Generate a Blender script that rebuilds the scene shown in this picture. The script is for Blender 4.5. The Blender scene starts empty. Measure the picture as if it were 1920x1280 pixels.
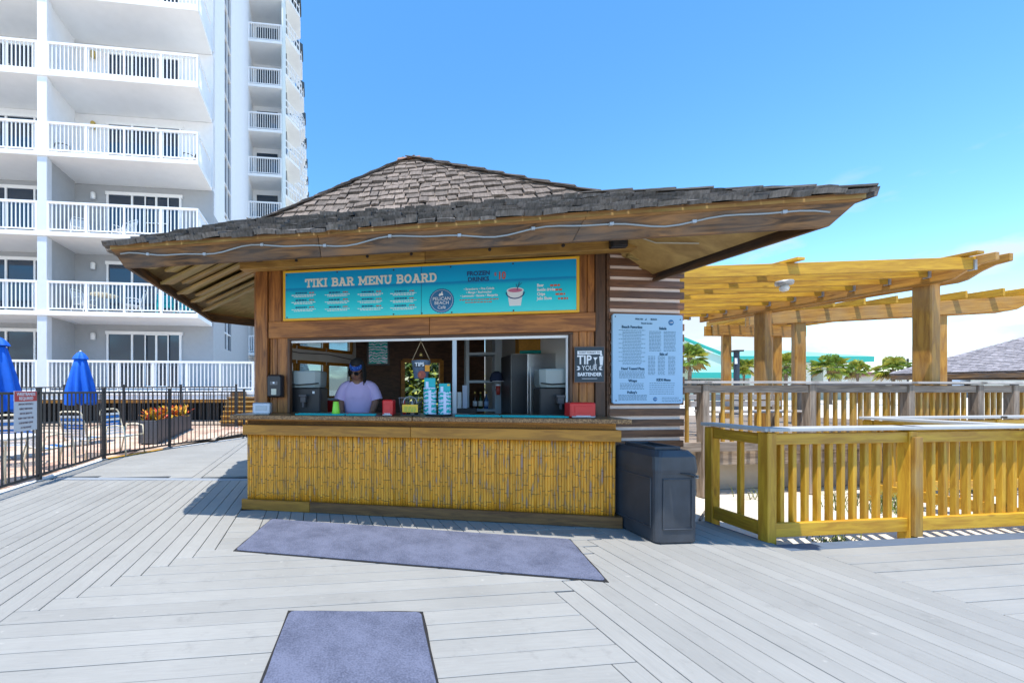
import bpy, bmesh, math, random
from mathutils import Vector, Matrix
random.seed(7)
R = math.radians
# ---------------------------------------------------------------- camera, sky, sun, exposure
scene = bpy.context.scene
col = scene.collection
EYE = 1.37
cam_d = bpy.data.cameras.new('camera')
cam_d.sensor_fit = 'HORIZONTAL'; cam_d.sensor_width = 36.0
cam_d.lens = 36.0 * 750 / 1920
cam_d.shift_x = 280 / 1920
cam_d.shift_y = 91 / 1920
cam_d.clip_start = 0.05; cam_d.clip_end = 3000
cam = bpy.data.objects.new('camera', cam_d); col.objects.link(cam)
cam.location = (0, 0, EYE); cam.rotation_euler = (R(90), 0, 0)
scene.camera = cam

SUN = Vector((0.42, 0.70, -2.66)).normalized()          # the way the light travels
elev = math.asin(-SUN.z); azim = math.atan2(-SUN.x, -SUN.y)
world = bpy.data.worlds.new('World'); scene.world = world; world.use_nodes = True
wn = world.node_tree.nodes; wl = world.node_tree.links; wn.clear()
sky = wn.new('ShaderNodeTexSky'); sky.sky_type = 'NISHITA'; sky.sun_disc = False
sky.sun_elevation = elev; sky.sun_rotation = azim
sky.air_density = 1.0; sky.dust_density = 0.0; sky.altitude = 400; sky.ozone_density = 2.4
hsv = wn.new('ShaderNodeHueSaturation'); hsv.inputs['Saturation'].default_value = 1.24; hsv.inputs['Hue'].default_value = 0.495; hsv.inputs['Value'].default_value = 1.1
wl.new(sky.outputs[0], hsv.inputs['Color'])
geo = wn.new('ShaderNodeTexCoord')
sep = wn.new('ShaderNodeSeparateXYZ'); wl.new(geo.outputs['Generated'], sep.inputs[0])
def wmath(op, a, b=None, c=None, clamp=False):
    n = wn.new('ShaderNodeMath'); n.operation = op; n.use_clamp = clamp
    for i, v in enumerate((a, b, c)):
        if v is None: continue
        if isinstance(v, (int, float)): n.inputs[i].default_value = v
        else: wl.new(v, n.inputs[i])
    return n.outputs[0]
zz = wmath('MAXIMUM', sep.outputs[2], 0.0)
cn = wn.new('ShaderNodeTexNoise'); cn.inputs['Scale'].default_value = 1.0; cn.inputs['Detail'].default_value = 8; cn.inputs['Roughness'].default_value = 0.52
cmap = wn.new('ShaderNodeMapping'); cmap.inputs['Location'].default_value = (3.3, 1.2, 0.4); cmap.inputs['Scale'].default_value = (6.5, 6.5, 15)
wl.new(geo.outputs['Generated'], cmap.inputs[0]); wl.new(cmap.outputs[0], cn.inputs['Vector'])
low = wmath('SUBTRACT', 1.0, wmath('MULTIPLY', zz, 2.7), clamp=True)
thr = wmath('ADD', cn.outputs[0], wmath('MULTIPLY', wmath('MULTIPLY', low, low), 0.24))
cr = wn.new('ShaderNodeMapRange'); cr.inputs['From Min'].default_value = 0.57; cr.inputs['From Max'].default_value = 0.68
wl.new(thr, cr.inputs['Value'])
cmask = wmath('MULTIPLY', wmath('MULTIPLY', cr.outputs[0], wmath('MULTIPLY', low, 1.8, clamp=True)), 0.92)
cmix = wn.new('ShaderNodeMix'); cmix.data_type = 'RGBA'
wl.new(cmask, cmix.inputs[0]); wl.new(hsv.outputs[0], cmix.inputs[6]); cmix.inputs[7].default_value = (2.75, 2.95, 3.2, 1)
bg = wn.new('ShaderNodeBackground'); bg.inputs['Strength'].default_value = 0.15
wl.new(cmix.outputs[2], bg.inputs['Color'])
wo = wn.new('ShaderNodeOutputWorld'); wl.new(bg.outputs[0], wo.inputs['Surface'])

sun_d = bpy.data.lights.new('sun', 'SUN'); sun_d.energy = 3.1; sun_d.angle = R(0.53); sun_d.color = (1.0, 0.95, 0.87)
sun = bpy.data.objects.new('sun', sun_d); col.objects.link(sun)
sun.rotation_euler = SUN.to_track_quat('-Z', 'Y').to_euler(); sun.location = (-5, -8, 30)
vs = scene.view_settings
vs.view_transform = 'Standard'; vs.look = 'None'; vs.exposure = 1.06; vs.gamma = 1.0; vs.use_curve_mapping = False
scene.render.engine = 'CYCLES'
scene.cycles.use_denoising = True
scene.cycles.max_bounces = 8; scene.cycles.diffuse_bounces = 4; scene.cycles.transparent_max_bounces = 12

# ---------------------------------------------------------------- measuring helpers (photo pixel -> place)
F_, CX, CY = 750.0, 680.0, 731.0
TH = R(6.5)
E2 = Vector((math.cos(TH), math.sin(TH), 0)); E1 = Vector((-math.sin(TH), math.cos(TH), 0))
def at(px, py, depth): return Vector(((px - CX) / F_ * depth, depth, EYE + (CY - py) / F_ * depth))
def gr(px, py, z=0.0):
    d = F_ * (EYE - z) / (py - CY); return Vector(((px - CX) / F_ * d, d, z))
def hit(px, P, D):
    """distance along the plan line P + s D that is seen at column px"""
    k = (px - CX) / F_
    return (k * P[1] - P[0]) / (D[0] - k * D[1])
def AB(a, b, z=0.0): return E2 * a + E1 * b + Vector((0, 0, z))

# ---------------------------------------------------------------- materials
MATS = {}
def nt(name):
    m = bpy.data.materials.new(name); m.use_nodes = True
    n = m.node_tree.nodes; l = m.node_tree.links
    return m, n, l, n['Principled BSDF']
def plain(name, c, rough=0.6, metal=0.0, var=0.0, bump=0.0, nscale=30.0, spec=None, rnd=0.0):
    """one colour with a little mottling, relief and per-piece variation"""
    if name in MATS: return MATS[name]
    m, n, l, b = nt(name)
    b.inputs['Roughness'].default_value = rough; b.inputs['Metallic'].default_value = metal
    if spec is not None: b.inputs['Specular IOR Level'].default_value = spec
    b.inputs['Base Color'].default_value = (*c, 1)
    tc = n.new('ShaderNodeTexCoord'); no = n.new('ShaderNodeTexNoise')
    no.inputs['Scale'].default_value = nscale; no.inputs['Detail'].default_value = 5
    l.new(tc.outputs['Object'], no.inputs['Vector'])
    if var or rnd:
        mr = n.new('ShaderNodeMapRange'); mr.inputs['To Min'].default_value = 1 - var; mr.inputs['To Max'].default_value = 1 + var
        mr.inputs['From Min'].default_value = .25; mr.inputs['From Max'].default_value = .75
        l.new(no.outputs[0], mr.inputs['Value'])
        h = n.new('ShaderNodeHueSaturation'); h.inputs['Color'].default_value = (*c, 1)
        if rnd:
            oi = n.new('ShaderNodeObjectInfo'); gi = n.new('ShaderNodeNewGeometry')
            ad = n.new('ShaderNodeMath'); ad.operation = 'ADD'; l.new(oi.outputs['Random'], ad.inputs[0]); l.new(gi.outputs['Random Per Island'], ad.inputs[1])
            fr = n.new('ShaderNodeMath'); fr.operation = 'FRACT'; l.new(ad.outputs[0], fr.inputs[0])
            m2 = n.new('ShaderNodeMapRange'); m2.inputs['To Min'].default_value = 1 - rnd; m2.inputs['To Max'].default_value = 1 + rnd
            l.new(fr.outputs[0], m2.inputs['Value'])
            mm = n.new('ShaderNodeMath'); mm.operation = 'MULTIPLY'; l.new(mr.outputs[0], mm.inputs[0]); l.new(m2.outputs[0], mm.inputs[1])
            l.new(mm.outputs[0], h.inputs['Value'])
        else: l.new(mr.outputs[0], h.inputs['Value'])
        l.new(h.outputs[0], b.inputs['Base Color'])
    if bump:
        bp = n.new('ShaderNodeBump'); bp.inputs['Strength'].default_value = bump; bp.inputs['Distance'].default_value = 0.01
        l.new(no.outputs[0], bp.inputs['Height']); l.new(bp.outputs[0], b.inputs['Normal'])
    MATS[name] = m; return m
def wood(name, c1, c2, rough=0.6, stretch=12.0, rnd=0.18, bump=0.25, knots=0.0, grey=None, greyamt=0.0, scale=4.0):
    """grain runs along each piece's own X axis; every piece gets its own offset and tone"""
    if name in MATS: return MATS[name]
    m, n, l, b = nt(name)
    b.inputs['Roughness'].default_value = rough
    tc = n.new('ShaderNodeTexCoord'); oi = n.new('ShaderNodeObjectInfo'); gi = n.new('ShaderNodeNewGeometry')
    ad = n.new('ShaderNodeMath'); ad.operation = 'ADD'; l.new(oi.outputs['Random'], ad.inputs[0]); l.new(gi.outputs['Random Per Island'], ad.inputs[1])
    fr = n.new('ShaderNodeMath'); fr.operation = 'FRACT'; l.new(ad.outputs[0], fr.inputs[0])
    off = n.new('ShaderNodeVectorMath'); off.operation = 'SCALE'; off.inputs[0].default_value = (37, 91, 53); l.new(fr.outputs[0], off.inputs['Scale'])
    va = n.new('ShaderNodeVectorMath'); va.operation = 'ADD'; l.new(tc.outputs['Object'], va.inputs[0]); l.new(off.outputs[0], va.inputs[1])
    mp = n.new('ShaderNodeMapping'); mp.inputs['Scale'].default_value = (scale * .35, scale * stretch * .35, scale * stretch * .35); l.new(va.outputs[0], mp.inputs[0])
    no = n.new('ShaderNodeTexNoise'); no.inputs['Scale'].default_value = 1.6; no.inputs['Detail'].default_value = 7; no.inputs['Roughness'].default_value = .62; no.inputs['Distortion'].default_value = .8
    l.new(mp.outputs[0], no.inputs['Vector'])
    ra = n.new('ShaderNodeValToRGB'); ra.color_ramp.elements[0].position = .38; ra.color_ramp.elements[1].position = .61
    ra.color_ramp.elements[0].color = (*c2, 1); ra.color_ramp.elements[1].color = (*c1, 1)
    l.new(no.outputs[0], ra.inputs[0]); out = ra.outputs[0]
    if grey:
        n2 = n.new('ShaderNodeTexNoise'); n2.inputs['Scale'].default_value = 2.2; n2.inputs['Detail'].default_value = 4; l.new(va.outputs[0], n2.inputs['Vector'])
        r2 = n.new('ShaderNodeMapRange'); r2.inputs['From Min'].default_value = .4; r2.inputs['From Max'].default_value = .62; r2.inputs['To Max'].default_value = greyamt; l.new(n2.outputs[0], r2.inputs['Value'])
        mx = n.new('ShaderNodeMix'); mx.data_type = 'RGBA'; l.new(r2.outputs[0], mx.inputs[0]); l.new(out, mx.inputs[6]); mx.inputs[7].default_value = (*grey, 1); out = mx.outputs[2]
    if knots:
        vo = n.new('ShaderNodeTexVoronoi'); vo.inputs['Scale'].default_value = 1.0
        mk = n.new('ShaderNodeMapping'); mk.inputs['Scale'].default_value = (1.7, 5.5, 5.5); l.new(va.outputs[0], mk.inputs[0]); l.new(mk.outputs[0], vo.inputs['Vector'])
        r3 = n.new('ShaderNodeMapRange'); r3.inputs['From Min'].default_value = .04; r3.inputs['From Max'].default_value = .11; r3.inputs['To Min'].default_value = knots; r3.inputs['To Max'].default_value = 0; l.new(vo.outputs['Distance'], r3.inputs['Value'])
        mx = n.new('ShaderNodeMix'); mx.data_type = 'RGBA'; l.new(r3.outputs[0], mx.inputs[0]); l.new(out, mx.inputs[6]); mx.inputs[7].default_value = (c2[0] * .35, c2[1] * .28, c2[2] * .25, 1); out = mx.outputs[2]
    h = n.new('ShaderNodeHueSaturation'); l.new(out, h.inputs['Color'])
    mr = n.new('ShaderNodeMapRange'); mr.inputs['To Min'].default_value = 1 - rnd; mr.inputs['To Max'].default_value = 1 + rnd; l.new(fr.outputs[0], mr.inputs['Value']); l.new(mr.outputs[0], h.inputs['Value'])
    l.new(h.outputs[0], b.inputs['Base Color'])
    bp = n.new('ShaderNodeBump'); bp.inputs['Strength'].default_value = bump; bp.inputs['Distance'].default_value = .006; l.new(no.outputs[0], bp.inputs['Height']); l.new(bp.outputs[0], b.inputs['Normal'])
    MATS[name] = m; return m
def glass(name, tint=(.9, .97, 1.0), refl=0.12):
    if name in MATS: return MATS[name]
    m, n, l, b = nt(name); n.remove(b)
    t = n.new('ShaderNodeBsdfTransparent'); t.inputs[0].default_value = (*tint, 1)
    g = n.new('ShaderNodeBsdfGlossy'); g.inputs['Roughness'].default_value = .03
    mx = n.new('ShaderNodeMixShader'); mx.inputs[0].default_value = refl
    l.new(t.outputs[0], mx.inputs[1]); l.new(g.outputs[0], mx.inputs[2]); l.new(mx.outputs[0], n['Material Output'].inputs['Surface'])
    MATS[name] = m; return m

W_GOLD = wood('new_yellow_pine', (.62, .345, .022), (.44, .205, .010), .55, 10, .16, .2, .5)
W_GOLD2 = wood('golden_pine', (.56, .30, .03), (.36, .17, .015), .55, 10, .22, .2, .5, (.40, .29, .14), .4)
W_GREY = wood('weathered_grey_wood', (.34, .265, .20), (.17, .125, .09), .8, 14, .15, .5, .5)
W_RED = wood('stained_brown_wood', (.43, .165, .034), (.20, .066, .013), .5, 9, .16, .2, .6)
W_DARK = wood('dark_stained_wood', (.13, .06, .028), (.06, .028, .014), .55, 10, .2, .2, .3)
W_SLAT = wood('brown_slat_wood', (.20, .088, .04), (.085, .037, .018), .55, 11, .2, .2, .3)
W_FASC = wood('weathered_fascia_wood', (.25, .125, .045), (.045, .025, .014), .75, 8, .2, .35, .4, (.10, .082, .07), .6)
W_BEAM = wood('olive_brown_beam_wood', (.46, .255, .06), (.25, .125, .03), .6, 9, .14, .2, .6)
W_TRIM = wood('amber_trim_wood', (.50, .22, .022), (.32, .13, .012), .5, 9, .14, .2, .5)
W_SOFF = wood('soffit_wood', (.46, .29, .10), (.29, .17, .055), .6, 7, .22, .2, .5, (.26, .24, .07), .4)
W_BASE = wood('base_trim_wood', (.20, .095, .028), (.10, .043, .014), .5, 10, .2, .2, .4)
WHITE = plain('white_paint', (.86, .86, .85), .55, var=.03, nscale=3)
WALLW = plain('white_stucco', (.84, .845, .85), .8, var=.03, bump=.08, nscale=6)
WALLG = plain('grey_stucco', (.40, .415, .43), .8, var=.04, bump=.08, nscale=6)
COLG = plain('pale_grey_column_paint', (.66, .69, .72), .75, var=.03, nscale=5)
BLACK = plain('black_powder_coat', (.018, .018, .02), .45, var=.2, nscale=20)
DARK = plain('black_void_fill', (.012, .012, .013), .9)
PINK = plain('pinkish_batten_paint', (.85, .68, .58), .7, var=.08, nscale=8)
STEEL = plain('brushed_steel', (.55, .56, .57), .32, .9, var=.05, nscale=12)
GALV = plain('galvanised_grey', (.42, .44, .46), .45, .5, var=.1, nscale=20)
BRONZE = plain('dark_bronze', (.05, .04, .035), .5, .2)
# ---------------------------------------------------------------- mesh helpers
class MB:
    def __init__(s): s.v = []; s.f = []; s.sm = False
    def add(s, vs, fs, M=None):
        o = len(s.v); s.v += [tuple(M @ Vector(v)) if M else tuple(v) for v in vs]; s.f += [tuple(i + o for i in f) for f in fs]
    def box(s, c, d, M=None, rz=0.0):
        x, y, z = d[0] / 2, d[1] / 2, d[2] / 2; cs, sn = math.cos(rz), math.sin(rz)
        vs = [(c[0] + cs * a * x - sn * b * y, c[1] + sn * a * x + cs * b * y, c[2] + e * z) for a, b, e in ((-1,-1,-1),(1,-1,-1),(1,1,-1),(-1,1,-1),(-1,-1,1),(1,-1,1),(1,1,1),(-1,1,1))]
        s.add(vs, [(0,3,2,1),(4,5,6,7),(0,1,5,4),(1,2,6,5),(2,3,7,6),(3,0,4,7)], M)
    def bar(s, p, q, w, h, up=(0,0,1)):
        p = Vector(p); q = Vector(q); x = (q - p).normalized(); u = Vector(up); y = u.cross(x)
        if y.length < 1e-5: y = Vector((0,1,0)).cross(x)
        y.normalize(); z = x.cross(y); L = (q - p).length
        M = Matrix(((x.x,y.x,z.x,(p.x+q.x)/2),(x.y,y.y,z.y,(p.y+q.y)/2),(x.z,y.z,z.z,(p.z+q.z)/2),(0,0,0,1)))
        s.box((0,0,0), (L, w, h), M)
    def tube(s, pts, r, n=8, cap=True):
        pts = [Vector(p) for p in pts]; rings = []; k = len(pts)
        for i, p in enumerate(pts):
            t = (pts[min(i+1,k-1)] - pts[max(i-1,0)]).normalized()
            a = t.cross(Vector((0,0,1)));
            if a.length < 1e-3: a = t.cross(Vector((0,1,0)))
            a.normalize(); b = t.cross(a); rr = r[i] if isinstance(r, (list, tuple)) else r
            rings.append([p + a * rr * math.cos(2*math.pi*j/n) + b * rr * math.sin(2*math.pi*j/n) for j in range(n)])
        o = len(s.v)
        for rg in rings: s.v += [tuple(q) for q in rg]
        for i in range(k-1):
            for j in range(n): s.f.append((o+i*n+j, o+i*n+(j+1)%n, o+(i+1)*n+(j+1)%n, o+(i+1)*n+j))
        if cap: s.f.append(tuple(o+j for j in reversed(range(n)))); s.f.append(tuple(o+(k-1)*n+j for j in range(n)))
    def loft(s, rings, cap=True):
        n = len(rings[0]); o = len(s.v)
        for rg in rings: s.v += [tuple(q) for q in rg]
        for i in range(len(rings)-1):
            for j in range(n): s.f.append((o+i*n+j, o+i*n+(j+1)%n, o+(i+1)*n+(j+1)%n, o+(i+1)*n+j))
        if cap: s.f.append(tuple(o+j for j in reversed(range(n)))); s.f.append(tuple(o+(len(rings)-1)*n+j for j in range(n)))
    def lathe(s, prof, c=(0,0,0), n=16, M=None):
        rings = [[Vector((c[0]+r*math.cos(2*math.pi*j/n), c[1]+r*math.sin(2*math.pi*j/n), c[2]+z)) for j in range(n)] for r, z in prof]
        if M: rings = [[M @ q for q in rg] for rg in rings]
        s.loft(rings)
    def prism(s, poly, z0, z1):
        n = len(poly); s.add([(p[0],p[1],z0) for p in poly] + [(p[0],p[1],z1) for p in poly],
            [tuple(reversed(range(n))), tuple(range(n,2*n))] + [(i,(i+1)%n,n+(i+1)%n,n+i) for i in range(n)])
    def mesh(s, name='mesh'):
        me = bpy.data.meshes.new(name); me.from_pydata(s.v, [], s.f); me.update(); return me
    def build(s, name, mat, par=None, smooth=False, bevel=0.0):
        me = s.mesh(name)
        bm = bmesh.new(); bm.from_mesh(me)
        if bevel: bmesh.ops.bevel(bm, geom=list(bm.edges), offset=bevel, segments=1, affect='EDGES', clamp_overlap=True)
        bmesh.ops.recalc_face_normals(bm, faces=list(bm.faces)); bm.to_mesh(me); bm.free()
        if smooth:
            for p in me.polygons: p.use_smooth = True
        return link(name, me, mat, par)
def link(name, me, mat=None, par=None):
    o = bpy.data.objects.new(name, me); col.objects.link(o)
    if mat is not None and me is not None and len(me.materials) == 0: me.materials.append(mat)
    if par is not None: o.parent = par
    return o
def thing(name, label, cat, loc=(0,0,0), rz=0.0, group=None):
    o = bpy.data.objects.new(name, None); col.objects.link(o); o.location = loc; o.rotation_euler = (0,0,rz)
    o.empty_display_size = .1; o['label'] = label; o['category'] = cat
    if group: o['group'] = group
    return o
def tag(o, label, cat, group=None):
    o['label'] = label; o['category'] = cat
    if group: o['group'] = group
    return o
BOXC = {}
def boxmesh(L, w, t, bev, mat):
    k = (round(L,3), round(w,3), round(t,3), round(bev,4), mat.name)
    if k in BOXC: return BOXC[k]
    bm = bmesh.new(); bmesh.ops.create_cube(bm, size=1.0); bmesh.ops.scale(bm, vec=(L,w,t), verts=bm.verts)
    if bev: bmesh.ops.bevel(bm, geom=list(bm.edges), offset=min(bev, min(L,w,t)*.3), segments=1, affect='EDGES')
    me = bpy.data.meshes.new('box'); bm.to_mesh(me); bm.free(); me.materials.append(mat); BOXC[k] = me; return me
def plank(name, p, q, w, t, mat, par=None, up=(0,0,1), bev=.004):
    """a straight piece from p to q: w wide across, t thick along 'up'; its X axis follows its length"""
    p = Vector(p); q = Vector(q); x = (q - p); L = x.length; x.normalize(); u = Vector(up); y = u.cross(x)
    if y.length < 1e-4: y = Vector((0,1,0)).cross(x)
    y.normalize(); z = x.cross(y)
    o = link(name, boxmesh(L, w, t, bev, mat), mat, par)
    m = (p + q) / 2
    o.matrix_local = Matrix(((x.x,y.x,z.x,m.x),(x.y,y.y,z.y,m.y),(x.z,y.z,z.z,m.z),(0,0,0,1)))
    return o
def bx(name, c, d, mat, par=None, bev=.004, rz=0.0):
    o = link(name, boxmesh(d[0], d[1], d[2], bev, mat), mat, par); o.location = c; o.rotation_euler = (0,0,rz); return o
def copy_tree(o, par=None):
    c = o.copy(); col.objects.link(c); c.parent = par
    for ch in list(o.children): copy_tree(ch, c)
    return c
def text(name, s, size, mat, par, x, z, y=0.0, align='CENTER', bold=0.0, ext=.0015, sx=1.0):
    cu = bpy.data.curves.new('lettering', 'FONT'); cu.body = s; cu.size = size; cu.align_x = align; cu.align_y = 'CENTER'
    cu.extrude = ext; cu.offset = bold; cu.resolution_u = 3
    t = bpy.data.objects.new('lettering', cu); me = bpy.data.meshes.new_from_object(t)
    bpy.data.objects.remove(t); bpy.data.curves.remove(cu)
    me.transform(Matrix.Translation((x, y, z)) @ Matrix.Rotation(R(90), 4, 'X') @ Matrix.Diagonal((sx,1,1,1)))
    me.materials.clear(); return link(name, me, mat, par)
def dashes(name, rows, mat, par, y, h, seed=1):
    """tiny print too small to read: rows of (x_centre, width, z)"""
    rr = random.Random(seed); m = MB()
    for xc, w, z in rows:
        x = xc - w/2
        while x < xc + w/2 - .004:
            l = min(rr.uniform(.012, .035), xc + w/2 - x); m.box((x + l/2, y, z), (l, .002, h)); x += l + .008
    o = m.build(name, mat, par); o['kind'] = 'stuff'; return o
def wall_holes(name, P, D, L, z0, z1, t, holes, mat, par=None):
    """wall along plan direction D from P, thickness t to its left, with rectangular openings (s0,s1,za,zb)"""
    D = Vector((D[0], D[1], 0)).normalized(); N = Vector((-D.y, D.x, 0)); P = Vector((P[0], P[1], 0))
    xs = sorted(set([0, L] + [h[0] for h in holes] + [h[1] for h in holes])); zs = sorted(set([z0, z1] + [h[2] for h in holes] + [h[3] for h in holes]))
    def solid(i, j):
        if i < 0 or j < 0 or i >= len(xs)-1 or j >= len(zs)-1: return False
        a = (xs[i]+xs[i+1])/2; b = (zs[j]+zs[j+1])/2
        return not any(h[0] < a < h[1] and h[2] < b < h[3] for h in holes)
    bm = bmesh.new(); V = {}
    def v(i, j, k):
        if (i,j,k) not in V: V[(i,j,k)] = bm.verts.new(P + D*xs[i] + N*(t*k) + Vector((0,0,zs[j])))
        return V[(i,j,k)]
    for i in range(len(xs)-1):
        for j in range(len(zs)-1):
            if not solid(i,j): continue
            bm.faces.new((v(i,j,0),v(i+1,j,0),v(i+1,j+1,0),v(i,j+1,0))); bm.faces.new((v(i,j,1),v(i,j+1,1),v(i+1,j+1,1),v(i+1,j,1)))
            if not solid(i-1,j): bm.faces.new((v(i,j,0),v(i,j+1,0),v(i,j+1,1),v(i,j,1)))
            if not solid(i+1,j): bm.faces.new((v(i+1,j,0),v(i+1,j,1),v(i+1,j+1,1),v(i+1,j+1,0)))
            if not solid(i,j-1): bm.faces.new((v(i,j,0),v(i,j,1),v(i+1,j,1),v(i+1,j,0)))
            if not solid(i,j+1): bm.faces.new((v(i,j+1,0),v(i+1,j+1,0),v(i+1,j+1,1),v(i,j+1,1)))
    me = bpy.data.meshes.new(name); bm.to_mesh(me); bm.free(); return link(name, me, mat, par)
# ================================================================ THE SETTING
def sand_mat():
    m, n, l, b = nt('pale_sand'); b.inputs['Roughness'].default_value = .95
    g = n.new('ShaderNodeNewGeometry'); a = n.new('ShaderNodeTexNoise'); a.inputs['Scale'].default_value = 1.3; a.inputs['Detail'].default_value = 8
    l.new(g.outputs['Position'], a.inputs['Vector'])
    r = n.new('ShaderNodeValToRGB'); r.color_ramp.elements[0].color = (.55, .48, .38, 1); r.color_ramp.elements[1].color = (.74, .69, .60, 1)
    r.color_ramp.elements[0].position = .3; r.color_ramp.elements[1].position = .7
    l.new(a.outputs[0], r.inputs[0]); l.new(r.outputs[0], b.inputs['Base Color'])
    c = n.new('ShaderNodeTexNoise'); c.inputs['Scale'].default_value = 9; c.inputs['Detail'].default_value = 6; l.new(g.outputs['Position'], c.inputs['Vector'])
    bp = n.new('ShaderNodeBump'); bp.inputs['Strength'].default_value = .7; bp.inputs['Distance'].default_value = .05; l.new(c.outputs[0], bp.inputs['Height']); l.new(bp.outputs[0], b.inputs['Normal'])
    return m
SAND = sand_mat()
m = MB(); m.add([(-1500,-1500,-.07),(1500,-1500,-.07),(1500,1500,-.07),(-1500,1500,-.07)], [(0,1,2,3)])
g = m.build('ground', SAND); g['kind'] = 'structure'; g['label'] = 'pale beach sand beyond the deck'

# ---- composite deck boards
def deck_mat(name, base):
    m, n, l, b = nt(name); b.inputs['Roughness'].default_value = .62; b.inputs['Specular IOR Level'].default_value = .35
    tc = n.new('ShaderNodeTexCoord'); oi = n.new('ShaderNodeObjectInfo'); g = n.new('ShaderNodeNewGeometry')
    off = n.new('ShaderNodeVectorMath'); off.operation = 'SCALE'; off.inputs[0].default_value = (31, 17, 7); l.new(oi.outputs['Random'], off.inputs['Scale'])
    va = n.new('ShaderNodeVectorMath'); va.operation = 'ADD'; l.new(tc.outputs['Object'], va.inputs[0]); l.new(off.outputs[0], va.inputs[1])
    mp = n.new('ShaderNodeMapping'); mp.inputs['Scale'].default_value = (2.2, 34, 34); l.new(va.outputs[0], mp.inputs[0])
    gn = n.new('ShaderNodeTexNoise'); gn.inputs['Scale'].default_value = 2.0; gn.inputs['Detail'].default_value = 6; gn.inputs['Distortion'].default_value = 1.4; l.new(mp.outputs[0], gn.inputs['Vector'])
    pn = n.new('ShaderNodeTexNoise'); pn.inputs['Scale'].default_value = 1.1; pn.inputs['Detail'].default_value = 6; pn.inputs['Roughness'].default_value = .6; l.new(g.outputs['Position'], pn.inputs['Vector'])
    fn = n.new('ShaderNodeTexNoise'); fn.inputs['Scale'].default_value = 6.0; fn.inputs['Detail'].default_value = 8; fn.inputs['Roughness'].default_value = .7; l.new(g.outputs['Position'], fn.inputs['Vector'])
    def rng(src, a, b_, c, d):
        r = n.new('ShaderNodeMapRange'); r.inputs['From Min'].default_value = a; r.inputs['From Max'].default_value = b_; r.inputs['To Min'].default_value = c; r.inputs['To Max'].default_value = d; l.new(src, r.inputs['Value']); return r.outputs[0]
    def mul(a, b_):
        k = n.new('ShaderNodeMath'); k.operation = 'MULTIPLY'; l.new(a, k.inputs[0]); l.new(b_, k.inputs[1]); return k.outputs[0]
    val = mul(mul(rng(gn.outputs[0], .3, .7, .94, 1.05), rng(pn.outputs[0], .3, .7, .90, 1.06)), mul(rng(oi.outputs['Random'], 0, 1, .93, 1.05), rng(fn.outputs[0], .58, .72, 1.0, .82)))
    h = n.new('ShaderNodeHueSaturation'); h.inputs['Color'].default_value = (*base, 1); l.new(val, h.inputs['Value'])
    # sandy scuffs and pale spots
    sp = n.new('ShaderNodeTexNoise'); sp.inputs['Scale'].default_value = 13; sp.inputs['Detail'].default_value = 4; l.new(g.outputs['Position'], sp.inputs['Vector'])
    mx = n.new('ShaderNodeMix'); mx.data_type = 'RGBA'; l.new(rng(sp.outputs[0], .68, .76, 0, .3), mx.inputs[0]); l.new(h.outputs[0], mx.inputs[6]); mx.inputs[7].default_value = (.66, .63, .58, 1)
    l.new(mx.outputs[2], b.inputs['Base Color'])
    bp = n.new('ShaderNodeBump'); bp.inputs['Strength'].default_value = .22; bp.inputs['Distance'].default_value = .004; l.new(gn.outputs[0], bp.inputs['Height']); l.new(bp.outputs[0], b.inputs['Normal'])
    return m
DECK = deck_mat('grey_composite_board', (.312, .308, .290)); DECKB = deck_mat('slate_border_board', (.10, .135, .19))
W = .142; GAP = .0058; BT = .024
m = MB()
pts = [AB(*p) for p in ((-4.20,-1.5),(9.5,-1.5),(9.5,3.12),(4.02,3.12),(4.02,3.78),(3.2,3.78),(3.2,9.0),(-1.0,11.9),(-2.02,11.86),(-3.42,9.88),(-4.20,8.42))]
m.prism([(p.x, p.y) for p in pts], -.06, -.034)
deck = m.build('deck', DARK); deck['kind'] = 'structure'; deck['label'] = 'grey composite board deck laid in herringbone fields around the kiosk'
def board1(a, b0, b1, w=W, mat=DECK):            # runs away from the camera, occupying a..a+w
    if b1 - b0 < .03: return
    dz = random.uniform(-.0012, .0012); j = random.uniform(-.003, .003)
    plank('plank', AB(a + w/2, b0 + .002, -BT/2 + dz), AB(a + w/2, b1 - .003 + j, -BT/2 + dz), w - GAP + random.uniform(-.0015, .001), BT, mat, deck, bev=.003)
def board2(b, a0, a1, w=W, mat=DECK):            # runs across, occupying b..b+w
    if a1 - a0 < .03: return
    dz = random.uniform(-.0012, .0012)
    plank('plank', AB(a0 + .002, b + w/2, -BT/2 + dz), AB(a1 - .003, b + w/2, -BT/2 + dz), w - GAP + random.uniform(-.0015, .001), BT, mat, deck, bev=.003)
A0, B0 = -1.865, 2.704
def crossb(a): return 6.30 - .128 * (a + 1.06)     # the skewed cross board, distance at a
for k in range(-17, 7):                             # left field
    a = A0 + W * k; a_r = a + W
    if a < -4.24: continue
    board1(a, max(-1.4, B0 + W * k), crossb(a + W/2) - .07)
for i in range(-28, 14):                            # middle field, across
    b = B0 + W * i
    left = min(A0 + W * (i + 1), -.869) if i < 7 else -.869
    left = A0 + W * (i + 1) if A0 + W * (i + 1) < -.869 else -.869
    if b < 1.80: right = 1.465
    elif b < 2.45: right = 1.607
    else: right = 1.607 + W * (int((b - 2.45) / W) + 1)
    if b < 3.60:
        if b > 3.2 and False: pass
        # the top-centre field takes over under the long mat
        cut = None
        board2(b, max(left, -4.2), min(right, 2.76))
    elif b < 4.62: board2(b, -.869, -.571)
for i in range(0, 24):                              # field along the kiosk front
    a = -.571 + W * i
    if a > 2.70: break
    lo = B0 + W * 7 - 0.002 if a < 3 else 0
    board1(a, 3.70, 4.75 - .30 * (a + .571) + .2)
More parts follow.
